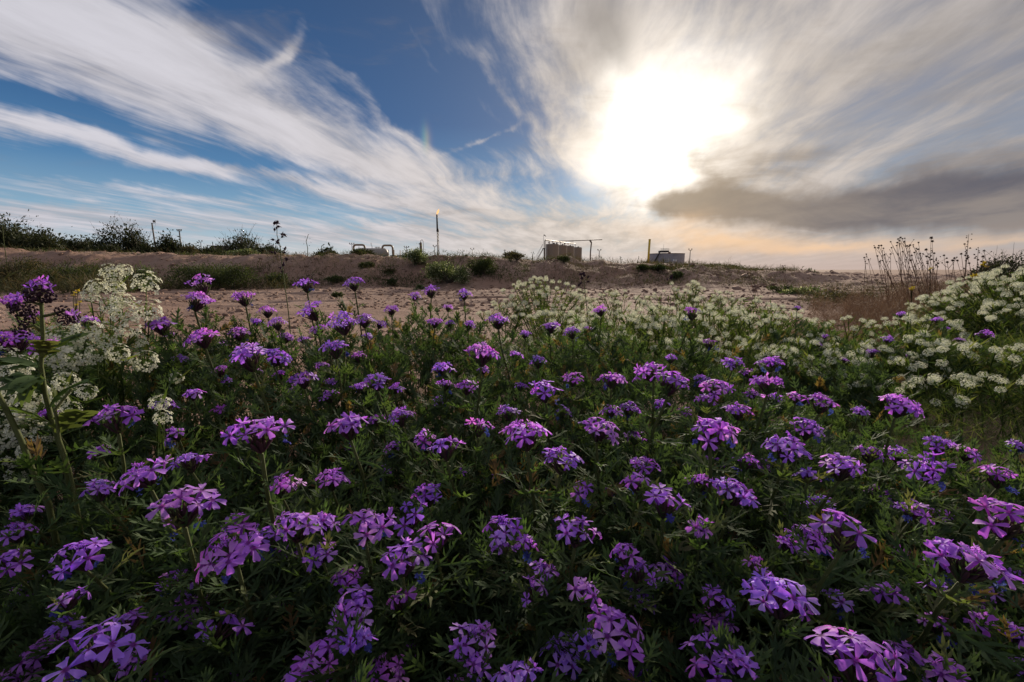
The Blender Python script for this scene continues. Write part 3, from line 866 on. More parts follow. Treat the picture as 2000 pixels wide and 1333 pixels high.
def leaf_template(seed, fold, simple=False):
    """verbena leaf, unit length along +x: narrow blade with two or three pairs of narrow lobes"""
    r_ = random.Random(seed)
    up = r_.uniform(-.25, .30); m = MB()
    f = lambda t: (t, 0, up * t * t - .04 * math.sin(t * 5))
    ts = (0, .3, .6, .85, 1.0) if not simple else (0, .45, .8, 1.0)
    ws = (.018, .036, .044, .034, .004) if not simple else (.016, .040, .036, .003)
    m.add(*strip([f(t) for t in ts], ws, fold))
    for (t, L, a) in ((.28, .30, 48), (.48, .36, 42), (.68, .24, 36)):
        for s_ in (-1, 1):
            a2 = math.radians(a + r_.uniform(-9, 9)) * s_; L2 = L * r_.uniform(.8, 1.2); p = f(t + r_.uniform(-.04, .04))
            e1 = (p[0] + L2 * .5 * math.cos(a2), p[1] + L2 * .5 * math.sin(a2), p[2] + .05)
            e2 = (p[0] + L2 * math.cos(a2 * .8), p[1] + L2 * math.sin(a2 * .85), p[2] + .04 + r_.uniform(-.05, .08))
            m.add(*strip([p, e1, e2], (.018, .032, .004), 0))
    return np.concatenate(m.V), np.concatenate(m.F)
LEAF = [tri_mesh('leaf', *leaf_template(200 + i, .35), M['leafobj'], None, True) for i in range(6)]
LEAFT = [leaf_template(230 + i, 0, True) for i in range(5)]

def calyx_mesh(seed):
    """bundle of slim calyx tubes fanning up from the stem tip, unit height"""
    r_ = random.Random(seed); m = MB()
    for i in range(26):
        f = math.sqrt((i + .5) / 26); th = i * 2.39996 + r_.uniform(-.2, .2)
        d = Vector((math.cos(th) * f * .62, math.sin(th) * f * .62, 1 - .28 * f)).normalized()
        L = r_.uniform(.75, 1.0) * (1 - .12 * f)
        m.tube([d * .08, d * L * .35, d * L * .8, d * L], [.035, .055, .06, .025], 4, False, r_.random())
    return m.mesh('calyx_bundle', M['calyx'], True)
CALYX = [calyx_mesh(300 + i) for i in range(3)]

def wilt_mesh(seed):
    r_ = random.Random(seed); m = MB()
    for i in range(4):
        o = Vector((r_.uniform(-.6, .6), r_.uniform(-.6, .6), r_.uniform(-.6, .6)))
        for k in range(5):
            a = 2 * PI * k / 5 + r_.uniform(-.4, .4)
            d = Vector((math.cos(a), math.sin(a), r_.uniform(-.7, .7))) * r_.uniform(.35, .6)
            m.add(*strip([o, o + d * .6 + Vector((0, 0, .1)), o + d + Vector((0, 0, r_.uniform(-.3, .2)))], (.06, .16, .09)))
    return m.mesh('wilted_floret', M['wilt'], True)
WILT = [wilt_mesh(320 + i) for i in range(4)]

def hairy_stem(pts, r0, r1, hairs, L=0.0014):
    m = MB(); n = len(pts)
    m.tube(pts, [r0 + (r1 - r0) * i / (n - 1) for i in range(n)], 6, True, 0.3)
    for _ in range(hairs):
        i = random.randrange(n - 1); f = random.random(); p = Vector(pts[i]).lerp(Vector(pts[i + 1]), f)
        ax = (Vector(pts[i + 1]) - Vector(pts[i])).normalized(); u = ax.orthogonal().normalized(); u.rotate(Matrix.Rotation(random.uniform(0, 2 * PI), 3, ax))
        w = ax.cross(u) * 0.00006; rr = r0 + (r1 - r0) * (i + f) / (n - 1)
        a = p + u * rr * .9; e = p + u * (rr + L * random.uniform(.5, 1)) + ax * random.uniform(-.3, .6) * L
        m.add([tuple(a - w), tuple(a + w), tuple(e)], [(0, 1, 2)], 1.0)
    return m

# ------------------------------------------------------------------ where every verbena head stands: photo column, row, width
HEADS = [(392,547,62),(390,580,60),(473,575,50),(598,548,50),(690,548,44),(602,600,62),(522,603,38),(668,622,72),(765,600,34),(812,575,28),(840,563,40),(907,570,36),
 (875,598,24),(850,625,36),(918,632,28),(310,628,60),(390,650,66),(655,672,60),(712,620,45),(745,630,30),(465,645,45),(540,627,40),(480,685,88),(545,690,58),
 (430,718,45),(590,735,60),(733,738,62),(975,620,50),(1078,632,42),(1170,603,34),(1352,605,44),(1025,650,26),(1115,645,38),(1150,640,24),(1385,665,38),
 (945,680,75),(865,714,50),(1050,702,42),(1060,755,74),(915,750,55),(1120,735,50),(1195,733,60),(1262,720,68),(1312,735,92),(1400,750,70),(1432,705,45),
 (1500,738,75),(1505,703,55),(1552,770,42),(1605,780,66),(1765,785,80),(1440,795,60),(222,803,100),(500,830,135),(680,822,92),(780,808,60),(735,814,42),
 (935,825,64),(1025,835,108),(990,800,52),(1175,830,90),(1242,848,50),(1230,792,52),(1395,835,104),(1255,902,78),(1096,888,90),(768,867,46),(870,865,80),
 (1540,868,92),(1640,900,92),(1578,830,72),(1700,880,60),(1750,880,56),(1805,905,94),(1835,862,60),(1890,880,55),(1945,918,80),(1987,865,42),(370,890,78),
 (272,918,106),(362,972,130),(560,938,80),(648,925,74),(755,915,46),(977,930,40),(728,1018,112),(800,1000,96),(835,958,76),(790,1078,112),(850,1032,108),
 (982,1022,92),(1130,1030,108),(1115,990,36),(1300,968,98),(1437,950,100),(1602,980,66),(1652,1022,128),(1826,1000,56),(1898,1080,145),(1962,1000,130),
 (1985,1122,50),(1768,1082,62),(157,1075,108),(30,1160,62),(85,1122,50),(188,1245,165),(40,1312,90),(440,1065,130),(516,1040,84),(586,1020,108),(562,1072,78),
 (350,1128,88),(366,1183,88),(435,1215,108),(330,1062,50),(688,1180,110),(595,1312,108),(752,1300,98),(792,1262,48),(926,1235,110),(1010,1318,130),
 (1097,1270,98),(1212,1222,128),(1250,1165,78),(1306,1110,84),(1512,1150,138),(1396,1205,88),(1380,1280,118),(1682,1260,185),(1576,1290,80),(1620,1322,60),
 (1248,1322,50),(900,1332,60),(22,582,50),(22,652,88),(85,668,58),(172,622,40),(70,612,34),(1925,650,32),(1875,662,20),(1700,685,28),(1735,660,24),(1780,693,20),
 (1612,655,17),(1830,622,20),(1760,612,20),(1846,640,16),(1650,700,20),(1600,672,14),(700,692,34),(560,655,34),(505,722,32),(620,640,40),(1560,600,16),
 (1930,1160,60),(1990,1290,80),(140,1330,80),(80,1260,90),(470,1315,60),(1480,1330,70),(1790,1320,60),(300,1330,50),(700,1330,50),(1150,1090,50),(540,1170,50),
 (1100,800,38),(1340,800,40),(860,780,36),(640,770,44),(320,785,50),(1680,800,30),(1500,905,50),(1400,900,44),(900,920,44),(1190,960,44),(470,900,44),(1540,1010,46),(1720,960,50),(1000,1130,46),(840,1160,46),(1440,1050,46),(690,870,40),(430,800,40),(350,700,40),(1010,690,34),(1290,785,40)]
_dy = np.array([540, 600, 650, 700, 750, 850, 1000, 1200, 1330]); _dd = np.array([.92, .74, .62, .50, .43, .335, .27, .225, .20])
HEADPOS = []
for (px, py, w) in HEADS:
    dm = float(np.interp(py, _dy, _dd)); ds = .035 * FPX / w
    d = min(max((dm * ds) ** .5, dm * .72), dm * 1.7)
    if py < 700 and px > 1500: d = max(d, 1.05)
    p = at(px, py, d)
    while p.z < .055: d *= .96; p = at(px, py, d)
    HEADPOS.append((p, w * d / FPX, px, py, w))
random.seed(11)
# a few more half-hidden heads between them
for _ in range(60):
    px = random.uniform(330, 1560); py = random.uniform(620, 770) + max(0, (px - 1000)) * .16
    if any(abs(px - h[2]) < 26 and abs(py - h[3]) < 22 for h in HEADPOS): continue
    dm = float(np.interp(py, _dy, _dd)) * random.uniform(1.15, 1.35); p = at(px, py, dm)
    HEADPOS.append((p, random.uniform(.018, .028), px, py, .024 * FPX / dm))
for _ in range(260):
    if len(HEADPOS) > 262: break
    py = random.uniform(720, 1330); px = random.uniform(0, 2000)
    if py < 760 + max(0, px - 1450) * .25 or any(abs(px - h[2]) < 40 and abs(py - h[3]) < 34 for h in HEADPOS): continue
    dm = float(np.interp(py, _dy, _dd)) * random.uniform(1.05, 1.18); p = at(px, py, dm)
    if p.z > .03: HEADPOS.append((p, random.uniform(.016, .026), px, py, .0201 * FPX / dm))
HP = np.array([[h[0].x, h[0].y, h[0].z] for h in HEADPOS])

# ------------------------------------------------------------------ labels: column by what stands on the skyline above it, then the order downwards
COLS = [(0, 130, 'below the curled dark scorpionweed at the left edge'), (130, 330, 'below the tall white flower clump on the left'), (330, 440, 'below the four-lamp mast on the skyline'),
        (440, 560, 'below the tall dark seed stalk'), (560, 640, 'between seed stalk and gooseneck pipes'), (640, 720, 'below the left gooseneck pipe'), (720, 800, 'below the grey separator vessel'),
        (800, 880, 'below the flare stack'), (880, 960, 'below the low pipe rack'), (960, 1050, 'just left of the tan tanks'), (1050, 1140, 'below the row of tan tanks'), (1140, 1230, 'below the overhead pipe'),
        (1230, 1300, 'below the yellow vent pipe'), (1300, 1390, 'below the wide grey tank'), (1390, 1500, 'right of the wide grey tank'), (1500, 1600, 'below the open horizon'),
        (1600, 1720, 'left of the dry seed-head weeds'), (1720, 1830, 'below the dry seed-head weeds'), (1830, 1920, 'below the tallest dry weed spire'), (1920, 2100, 'at the right edge')]
ORD = ['topmost', 'second', 'third', 'fourth', 'fifth', 'sixth', 'seventh', 'eighth', 'ninth', 'tenth', 'eleventh', 'twelfth', 'thirteenth', 'fourteenth', 'fifteenth', 'sixteenth', 'seventeenth', 'eighteenth', 'nineteenth', 'twentieth']
LAB = {}
for c0, c1, phrase in COLS:
    ids = sorted([i for i, h in enumerate(HEADPOS) if c0 <= h[2] < c1], key=lambda i: HEADPOS[i][3])
    for n, i in enumerate(ids):
        w = HEADPOS[i][4]
        size = 'broad' if w > 100 else 'full' if w > 68 else 'small' if w > 34 else 'tiny'
        LAB[i] = '%s purple verbena, %s %s' % (size, 'lowest' if n == len(ids) - 1 and n > 1 else ORD[n] + (' down' if n else ''), phrase)

def verbena(i):
    Hd, D, px, py, w = HEADPOS[i]
    rr = random.Random(1000 + i); random.seed(2000 + i)
    lean = Vector((rr.uniform(-.25, .25), rr.uniform(-.30, .05), 0))
    tall = Hd.z
    bx, by = Hd.x - lean.x * tall * .8 + rr.uniform(-.01, .01), Hd.y + rr.uniform(.005, .03) - lean.y * tall * .5
    root = thing('verbena', LAB[i], 'verbena', (bx, by, tz(bx, by)), 'purple verbenas in the foreground')
    o = Vector(root.location); top = Hd - o
    cal = D * .42                                     # height of the calyx bundle
    if py > 700: cal *= .9
    tilt = Vector((rr.gauss(0, .16), rr.gauss(.02, .14), 1)).normalized()
    neck = top - tilt * cal * 1.25
    pts = []
    for k in range(7):
        f = k / 6
        p = Vector((0, 0, -.01)).lerp(neck, f); p += Vector((math.sin(f * PI) * rr.uniform(-.004, .004), math.sin(f * PI) * .008, 0))
        pts.append(p)
    pts[-1] = neck
    near = D / max(.05, (Hd - Vector((0, 0, EYE))).length)
    sr = max(.0009, min(.0019, D * .036))
    link('stem', hairy_stem(pts, sr * 1.15, sr * .85, 160 if near > .08 else 40).mesh('stem', M['stem'], True), root)
    R = tilt.to_track_quat('Z', 'Y').to_matrix().to_4x4()
    link('calyx_bundle', CALYX[i % 3], root, mat4=Matrix.Translation(neck) @ R @ Matrix.Scale(cal * 1.15, 4))
    # florets over a low dome
    fd = rr.uniform(.012, .0145) if (D < .027 and py > 760) else max(.0090, min(.0168, D * (.46 if w > 90 else .42))) * rr.uniform(.92, 1.06)
    fr = fd / 2
    n = rr.choice((3, 4, 5, 6)) if (D < .027 and py > 760) else int(max(6, min(22, rr.uniform(1.35, 1.9) * (D / fd) ** 2)))
    if rr.random() < .12: n = int(n * .6)
    Rd = max(D / 2 - fr * .55, .004)
    dome = rr.uniform(.22, .55)
    Ms = []
    tb = rr.uniform(.82, 1.12); tp = rr.random(); hue = ((.86 + .28 * tp) * tb, (.98 - .05 * tp) * tb, (1.04 - .10 * tp) * tb, 1)
    open_c = rr.random() < .35
    for k in range(n + (7 if open_c else 0)):
        f = math.sqrt((k + .55) / n); th = k * 2.39996 + rr.uniform(-.35, .35)
        if open_c: f = .42 + .58 * f
        if k >= n: f = rr.uniform(0, .38)
        q = Vector((math.cos(th) * f * Rd, math.sin(th) * f * Rd, Rd * dome * (1 - f * f) - Rd * .25 + rr.uniform(-.30, .30) * fr))
        nn = Vector((math.cos(th) * f * .75 + rr.gauss(0, .27), math.sin(th) * f * .75 + rr.gauss(0, .27), 1.0)).normalized()
        s_ = fr * rr.uniform(.84, 1.1) * (.28 if k >= n else 1)
        Ms.append(Matrix.Translation(top + R.to_3x3() @ q) @ R @ nn.to_track_quat('Z', 'Y').to_matrix().to_4x4() @ Matrix.Rotation(rr.uniform(0, 6.28), 4, 'Z') @ Matrix.Diagonal((s_, s_, max(s_, .0045), 1)))
    if w >= 34:
        for k, m4 in enumerate(Ms):
            link('floret', FLORET[(rr.randrange(7) if k else rr.randrange(5)) if k < n else 5 + k % 2], root, mat4=m4).color = hue
    else:
        mb = MB()
        for k, m4 in enumerate(Ms):
            V, F, A = FLT[k % 3]; X = np.array([tuple(m4 @ Vector(v)) for v in V]); mb.add(X, F, A)
        link('flower_head', mb.mesh('flower_head', M['petal'], True), root)
    # spent blue florets hanging under the head
    for k in range(rr.choice((0, 0, 1, 1, 2)) if w > 34 else 0):
        th = rr.uniform(0, 6.28)
        q = neck.lerp(top, .35) + Vector((math.cos(th), math.sin(th), 0)) * D * rr.uniform(.18, .36) - Vector((0, 0, rr.uniform(0, .004)))
        link('wilted_floret', WILT[rr.randrange(4)], root, mat4=Matrix.Translation(q) @ Matrix.Rotation(rr.uniform(0, 6), 4, 'X') @ Matrix.Scale(rr.uniform(.0030, .0044), 4))
    # leaves: a whorl of bracts under the head and opposite pairs down the stem
    for (f, cnt, L0, el) in ((1.0, 5, .020, .9), (.9, 4, .026, .5), (.78, 4, .030, .3), (.62, 3, .032, .1)) if w >= 34 else ((1.0, 4, .022, .7), (.85, 3, .028, .3)):
        p = Vector((0, 0, 0)).lerp(neck, f) if f < 1 else neck.copy(); a0 = rr.uniform(0, 6.28)
        idx = f * 6; j = min(5, int(idx)); p = pts[j].lerp(pts[j + 1], idx - j)
        for k in range(cnt):
            a = a0 + 2 * PI * k / cnt + rr.uniform(-.4, .4); e = el + rr.uniform(-.35, .35)
            d = Vector((math.cos(a) * math.cos(e), math.sin(a) * math.cos(e), math.sin(e)))
            up = Vector((0, 0, 1)); y = up.cross(d).normalized(); z = d.cross(y)
            L = L0 * rr.uniform(.8, 1.25) * (1.0 if w > 40 else .85)
            m3 = Matrix((d, y, z)).transposed().to_4x4() @ Matrix.Rotation(rr.uniform(-.6, .6), 4, 'X') @ Matrix.Scale(L, 4)
            link('leaf', LEAF[rr.randrange(6)], root, mat4=Matrix.Translation(p) @ m3)
for i in range(len(HEADPOS)): verbena(i)

# ------------------------------------------------------------------ the dense leafy understorey of the verbena patch
def understorey():
    rng = np.random.default_rng(5)
    n = 13000
    Y = np.where(rng.random(n) < .5, np.exp(rng.uniform(math.log(.05), math.log(1.35), n)), rng.uniform(.25, 1.3, n)); X = rng.uniform(-1.5, 1.5, n) * (Y + .08)
    d2 = (X[:, None] - HP[None, :, 0]) ** 2 + (Y[:, None] - HP[None, :, 1]) ** 2
    w = 1 / (d2 + .0006) ** 1.5
    can = (w * HP[None, :, 2]).sum(1) / w.sum(1)
    near = np.sqrt(d2.min(1))
    ok = near < (.055 + .055 * Y + np.where(Y < .40, .25, 0))
    X, Y, can, near = X[ok], Y[ok], can[ok], near[ok]
    n = len(X)
    # each sprig: an upright shoot with leaves spiralling round it
    top = can - rng.uniform(0, 1, n) ** .8 * .085 - .010 - near * .15
    top = np.clip(top, .03, .30)
    mb = MB()
    st = MB()
    per = 9
    for k in range(per):
        f = k / (per - 1)
        z = top - (1 - f) * rng.uniform(.03, .07, n)
        z = np.maximum(z, .004)
        a = k * 2.4 + rng.uniform(0, 6.28, n); e = rng.uniform(-.1, .7, n) + f * .45
        d = np.stack([np.cos(a) * np.cos(e), np.sin(a) * np.cos(e), np.sin(e)], -1)
        P = np.stack([X, Y, z], -1) + d * .001
        tint = np.clip(rng.normal(.40, .20, n), 0, .89); tint = np.where(rng.random(n) < .05, 1.0, tint)
        L = rng.uniform(.014, .029, n) * (1 + .25 * Y)
        for v in range(5):
            s_ = rng.integers(0, 5, n) == v
            if s_.any(): mb.many(LEAFT[v], leafrots(d[s_], jit=.35, scale=L[s_]), P[s_], tint[s_])
    # shoots
    T = strip([(0, 0, 0), (0, 0, 1)], (.0009, .0007), 0, (1, 0, 0))
    T = (np.array([(-1, 0, 0), (1, 0, 0), (0, 0, 1), (0, 1, 0), (0, -1, 0)], float), np.array([(0, 1, 2), (3, 4, 2)]))
    zz = np.stack([rng.normal(0, .22, n), rng.normal(0, .22, n), np.ones(n)], -1)
    Mx = rots(zz) * 1.0
    hgt = top * .9
    Mx[:, :, 0] *= .0006; Mx[:, :, 1] *= .0006; Mx[:, :, 2] *= hgt[:, None]
    st.many(T, Mx, np.stack([X, Y, np.zeros(n)], -1), np.full(n, .3))
    link('verbena_foliage', mb.mesh('verbena_foliage', M['leaf']), kind='stuff', label='dense dark lobed leaves filling the verbena patch', cat='foliage')
    link('verbena_shoots', st.mesh('verbena_shoots', M['stem']), kind='stuff', label='thin green shoots standing among the verbena leaves', cat='shoots')
understorey()

# ------------------------------------------------------------------ white crucifer heads
def white_head(seed, n=42, tall=.55, k_=1.0):
    r_ = random.Random(seed); m = MB()
    for i in range(n):
        f = math.sqrt((i + .5) / n); th = i * 2.39996
        ph = f * 1.95
        d = Vector((math.sin(ph) * math.cos(th), math.sin(ph) * math.sin(th), math.cos(ph))) + Vector((r_.gauss(0, .05), r_.gauss(0, .05), r_.gauss(0, .05)))
        p = Vector((d.x, d.y, d.z * tall)) * r_.uniform(.80, 1.05)
        bud = i < 3
        nn = Vector((d.x * .8, d.y * .8, max(.25, d.z) + .25)).normalized()
        q = nn.to_track_quat('Z', 'Y').to_matrix(); R_ = q @ Matrix.Rotation(r_.uniform(0, 6), 3, 'Z')
        s_ = r_.uniform(.19, .24) * k_ if not bud else .08
        tint = r_.uniform(0, .8) if not bud else .95
        for k in range(4):
            a = PI / 2 * k + r_.uniform(-.1, .1); ca, sa = math.cos(a), math.sin(a)
            L = [(0, 0, 0), (.62 * ca - .36 * sa, .62 * sa + .36 * ca, .10), (1.0 * ca, 1.0 * sa, .02), (.62 * ca + .36 * sa, .62 * sa - .36 * ca, .10)]
            m.add([tuple(p + (R_ @ Vector(v)) * s_) for v in L], [(0, 3, 2), (0, 2, 1)], tint)
        # pedicel
        b = Vector((0, 0, -.45)) + p * .12; w = Vector((.012, .008, 0))
        m.add([tuple(b - w), tuple(b + w), tuple(p)], [(0, 1, 2)], .92)
    return m.mesh('flower_head', M['white'], False)
WH = [white_head(400 + i, 54, random.Random(i).uniform(.75, 1.15)) for i in range(6)]
WHN = [white_head(450 + i, 34, random.Random(i).uniform(.8, 1.2), 1.28) for i in range(6)]

LINLEAF = [strip([(0, 0, 0), (.5, 0, .06 * s_), (1, 0, .16 * s_)], (.03, .055, .006)) for s_ in (-1, 1, 2)]
def white_plant(name, label, px, Y, r, h, n, seed, size=.0085, heads=None, mat='bright', leafn=10, group='white flowering bushes', hole=0.0, dome=.62):
    rng = np.random.default_rng(seed); rr = random.Random(seed)
    x = on_depth(px, Y); z0 = tz(x, Y)
    root = thing(name, label, 'white wildflower', (x, Y, z0), group); o = Vector(root.location)
    tips = []
    if heads:
        for (hx, hy, w, d) in heads: tips.append((at(hx, hy, d) - o, w * d / FPX / 2))
    for k in range(n):
        th = rr.uniform(0, 2 * PI); f = math.sqrt(rr.uniform(hole, 1))
        if r > .2 and not heads: dome = .22
        zt = h * (dome + (1 - dome) * math.sqrt(max(0, 1 - f * f * .95))) * rr.uniform(.86, 1.04)
        tips.append((Vector((math.cos(th) * f * r, math.sin(th) * f * r, zt)), size * rr.uniform(.75, 1.2)))
    st, lf = MB(), MB()
    D, P, Ls = [], [], []
    for (t, s_) in tips:
        b = Vector((t.x * .25 + rr.uniform(-.02, .02), t.y * .25 + rr.uniform(-.02, .02), 0))
        mid = b.lerp(t, .55) + Vector((0, 0, t.z * .08))
        st.tube([b, mid, t - Vector((0, 0, s_ * .3))], [.0013, .0010, .0007] if Y < .8 else [.0016, .0013, .0010], 3, False, rr.uniform(.2, .9))
        for q in range(leafn):
            f = rr.uniform(.25, .97); p = b.lerp(mid, f / .55) if f < .55 else mid.lerp(t, (f - .55) / .45)
            a = rr.uniform(0, 6.28); e = rr.uniform(.0, 1.1)
            D.append((math.cos(a) * math.cos(e), math.sin(a) * math.cos(e), math.sin(e))); P.append(tuple(p)); Ls.append(rr.uniform(.012, .028) * (1 if Y < .9 else 1.25))
        m4 = Matrix.Translation(t) @ Vector((t.x * .8 / max(r, .05) * .5, t.y * .8 / max(r, .05) * .5, 1)).normalized().to_track_quat('Z', 'Y').to_matrix().to_4x4() @ Matrix.Rotation(rr.uniform(0, 6), 4, 'Z') @ Matrix.Scale(s_, 4)
        link('flower_head', (WHN if heads else WH)[rr.randrange(6)], root, mat4=m4)
    D, P, Ls = np.array(D), np.array(P), np.array(Ls)
    tint = rng.random(len(P))
    for v in range(3):
        s_ = rng.integers(0, 3, len(P)) == v
        if s_.any(): lf.many(LINLEAF[v], leafrots(D[s_], jit=.6, scale=Ls[s_]), P[s_], tint[s_])
    link('stems', st.mesh('stems', M[mat]), root, kind='stuff')
    link('foliage', lf.mesh('foliage', M[mat]), root, kind='stuff')
    return root
# (column, distance, radius, height, heads, label)
WB = [(1060, 1.95, .255, .265, 95, 'largest round mound of pale blossom below the tan tanks'), (985, 1.85, .12, .17, 22, 'low pale clump on the left flank of the big mound'),
      (1205, 2.35, .24, .20, 34, 'sparse olive blooming bush below the yellow vent pipe'), (1335, 2.2, .22, .245, 60, 'grey-green blooming bush below the wide grey tank'), (1425, 2.0, .17, .20, 34, 'rounded blooming clump right of the one below the grey tank'),
      (1085, 1.42, .16, .175, 36, 'white clump directly in front of the big mound'), (1190, 1.25, .15, .18, 38, 'white clump below the overhead pipe in the middle field'), (1290, 1.22, .15, .190, 38, 'white clump below the yellow pipe behind the purple heads'),
      (1395, 1.25, .16, .185, 40, 'white clump beside the lone tall purple head'), (1490, 1.35, .17, .180, 38, 'white clump at the right end of the middle field'), (1235, 1.65, .18, .19, 32, 'white clump in the second row below the yellow pipe'),
      (1360, 1.68, .17, .19, 30, 'white clump in the second row below the grey tank'), (1475, 1.75, .17, .17, 26, 'far white clump near the bare soil below the horizon'), (1015, 1.30, .08, .10, 10, 'tiny white clump at the foot of the verbena on the bare soil'),
      (1600, 1.12, .13, .130, 24, 'white clump left of the brown weeds, by the dark gap'), (1705, 1.00, .12, .115, 24, 'white clump in the hollow below the dry seed heads'), (1690, .84, .055, .082, 9, 'small low white clump with two round heads by the soil gap'),
      (1800, 1.02, .12, .150, 30, 'white clump below the pair of dry spires'), (1915, .90, .12, .155, 30, 'bright white clump under the large right bush'), (1975, .74, .09, .120, 14, 'nearest white clump at the right edge'),
      (1860, .78, .08, .105, 12, 'loose white clump with green shoots near the right edge'), (1775, 1.30, .13, .17, 26, 'pale clump just behind the hollow below dry weeds'), (1650, 1.45, .13, .14, 20, 'dim pale clump at the edge of the brown weeds'),
      (2010, 1.52, .34, .305, 300, 'biggest round bush of pale blossom rising at the right edge'), (1862, 1.8, .17, .20, 45, 'pale bush on the left flank of the biggest right bush'), (2080, 1.2, .2, .24, 50, 'pale bush cut off by the right edge'),
      (1130, 1.12, .10, .155, 24, 'low white clump left of the overhead pipe in the near middle field'), (1240, 1.03, .10, .150, 28, 'low white clump nearest the purple heads below the yellow pipe'), (1345, 1.0, .10, .148, 28, 'low white clump nearest the purple heads below the grey tank'),
      (1450, 1.0, .11, .140, 30, 'low white clump right of the lone tall purple head'), (1545, 1.02, .11, .135, 28, 'low white clump below the forked weed on the horizon'), (1590, .90, .09, .100, 18, 'lowest white clump left of the soil gap'),
      (1765, .83, .08, .090, 16, 'low white clump just right of the soil gap'), (1640, .96, .09, .12, 18, 'white clump between the soil gap and the brown weeds'), (1160, 1.55, .12, .17, 24, 'pale clump between big mound and olive bush')]
for i, (px, Y, r, h, n, lab) in enumerate(WB):
    white_plant('white_flower_bush', lab, px, Y, r, h, int(n * .85), 500 + i, size=(.0088 if Y < 1.1 else .0098) if r < .2 else .0112, leafn=26 if Y > 1.1 else 34, dome=.5 if r > .2 else .62)
d = .52
GL = [(220, 535, 50), (243, 527, 36), (190, 560, 46), (176, 578, 38), (226, 560, 42), (238, 585, 46), (243, 612, 56), (215, 600, 42), (205, 655, 58), (232, 690, 46), (255, 642, 44), (188, 692, 46)]
white_plant('white_flower_stalks', 'tallest clump of white flower spikes between scorpionweed and the purple heads', 225, .60, .05, .1, 0, 601, heads=[(a, b, w * .76, d * (1 + (700 - b) * .0006)) for a, b, w in GL], leafn=34, group='white flower clumps at the left')
GR = [(285, 552, 44), (290, 607, 44), (282, 706, 44), (268, 665, 30), (345, 738, 22)]
white_plant('white_flower_stalks', 'slim white flower stalks with a flat-topped head right of the tall clump', 288, .62, .05, .1, 0, 602, heads=[(a, b, w, .56) for a, b, w in GR], leafn=36, group='white flower clumps at the left')
GB = [(125, 662, 58), (150, 692, 50), (100, 692, 44), (170, 640, 46), (130, 712, 44)]
white_plant('white_flower_stalks', 'white flower clump behind the thick scorpionweed stem', 130, .55, .05, .1, 0, 603, heads=[(a, b, w, .50) for a, b, w in GB], leafn=30, group='white flower clumps at the left')
GC = [(20, 765, 62), (60, 792, 60), (30, 805, 54), (12, 852, 54), (66, 768, 46), (5, 820, 60), (90, 812, 46), (45, 835, 46), (170, 766, 30), (25, 735, 40), (20, 890, 40), (110, 775, 40), (140, 800, 30), (85, 850, 34), (60, 880, 40), (130, 745, 38), (35, 925, 34), (8, 700, 44), (40, 715, 40)]
white_plant('white_flower_stalks', 'low white flower clump at the left edge behind thick green stems', 40, .50, .06, .1, 0, 604, heads=[(a, b, w, .44) for a, b, w in GC], leafn=30, group='white flower clumps at the left')
white_plant('white_flower_stalks', 'single small white umbel in the dark leaves right of the left clump', 318, .42, .03, .1, 0, 605, heads=[(312, 786, 34, .40), (318, 815, 30, .39)], leafn=14, group='white flower clumps at the left')

# ------------------------------------------------------------------ scorpionweed with coiled dark heads, left edge
def coil_mesh(seed):
    r_ = random.Random(seed); m = MB()
    for i in range(30):
        f = math.sqrt((i + .5) / 30); th = i * 2.39996; ph = f * 2.4
        d = Vector((math.sin(ph) * math.cos(th), math.sin(ph) * math.sin(th), math.cos(ph)))
        p = d * r_.uniform(.72, .9); rad = r_.uniform(.17, .24)
        R_ = d.to_track_quat('Z', 'Y').to_matrix()
        V = [tuple(p + R_ @ Vector((rad * math.cos(a * PI / 3), rad * math.sin(a * PI / 3), 0))) for a in range(6)] + [tuple(p - d * rad), tuple(p + d * rad * .5)]
        F = [(k, 6, (k + 1) % 6) for k in range(6)] + [(k, (k + 1) % 6, 7) for k in range(6)]
        m.add(V, F, r_.random())
        for k in range(4):
            a = r_.uniform(0, 6.28); q = p + R_ @ Vector((math.cos(a), math.sin(a), .2)) * rad
            e = q + (R_ @ Vector((math.cos(a), math.sin(a), .8))) * .10; w = Vector((.008, .008, 0))
            m.add([tuple(q - w), tuple(q + w), tuple(e)], [(0, 1, 2)], 1.0)
    return m.mesh('coiled_head', M['pod'], True)
COIL = [coil_mesh(i) for i in range(3)]
def bell(seed):
    m = MB(); r_ = random.Random(seed)
    V, F, A = floret_template(seed)
    V = V.copy(); V[:, 2] += .55 * np.hypot(V[:, 0], V[:, 1]) ** 1.5; V[:, :2] *= 1.05
    return tri_mesh('bell_flower', V, F, M['petal'], {'tint': A}, True)
BELL = [bell(900 + i) for i in range(3)]
def broad_leaf(seed):
    m = MB(); r_ = random.Random(seed)
    f = lambda t: (t, 0, .12 * math.sin(t * 3))
    m.add(*strip([f(t) for t in (0, .25, .5, .75, 1)], (.03, .12, .15, .12, .01), .3))
    for t in (.2, .38, .56, .74):
        for s_ in (-1, 1):
            a = math.radians(58) * s_; L = r_.uniform(.22, .32); p = f(t)
            m.add(*strip([p, (p[0] + L * .6 * math.cos(a), L * .6 * math.sin(a), p[2]), (p[0] + L * math.cos(a * .8), L * math.sin(a * .8), p[2] - .03)], (.10, .09, .012)))
    return m.mesh('leaf', M['leafobj'], True)
BROAD = [broad_leaf(i) for i in range(3)]
def place_leaf(root, p, d, L, mesh, roll=0.0):
    d = Vector(d).normalized(); y = Vector((0, 0, 1)).cross(d).normalized(); z = d.cross(y)
    link('leaf', mesh, root, mat4=Matrix.Translation(p) @ Matrix((d, y, z)).transposed().to_4x4() @ Matrix.Rotation(roll, 4, 'X') @ Matrix.Scale(L, 4))

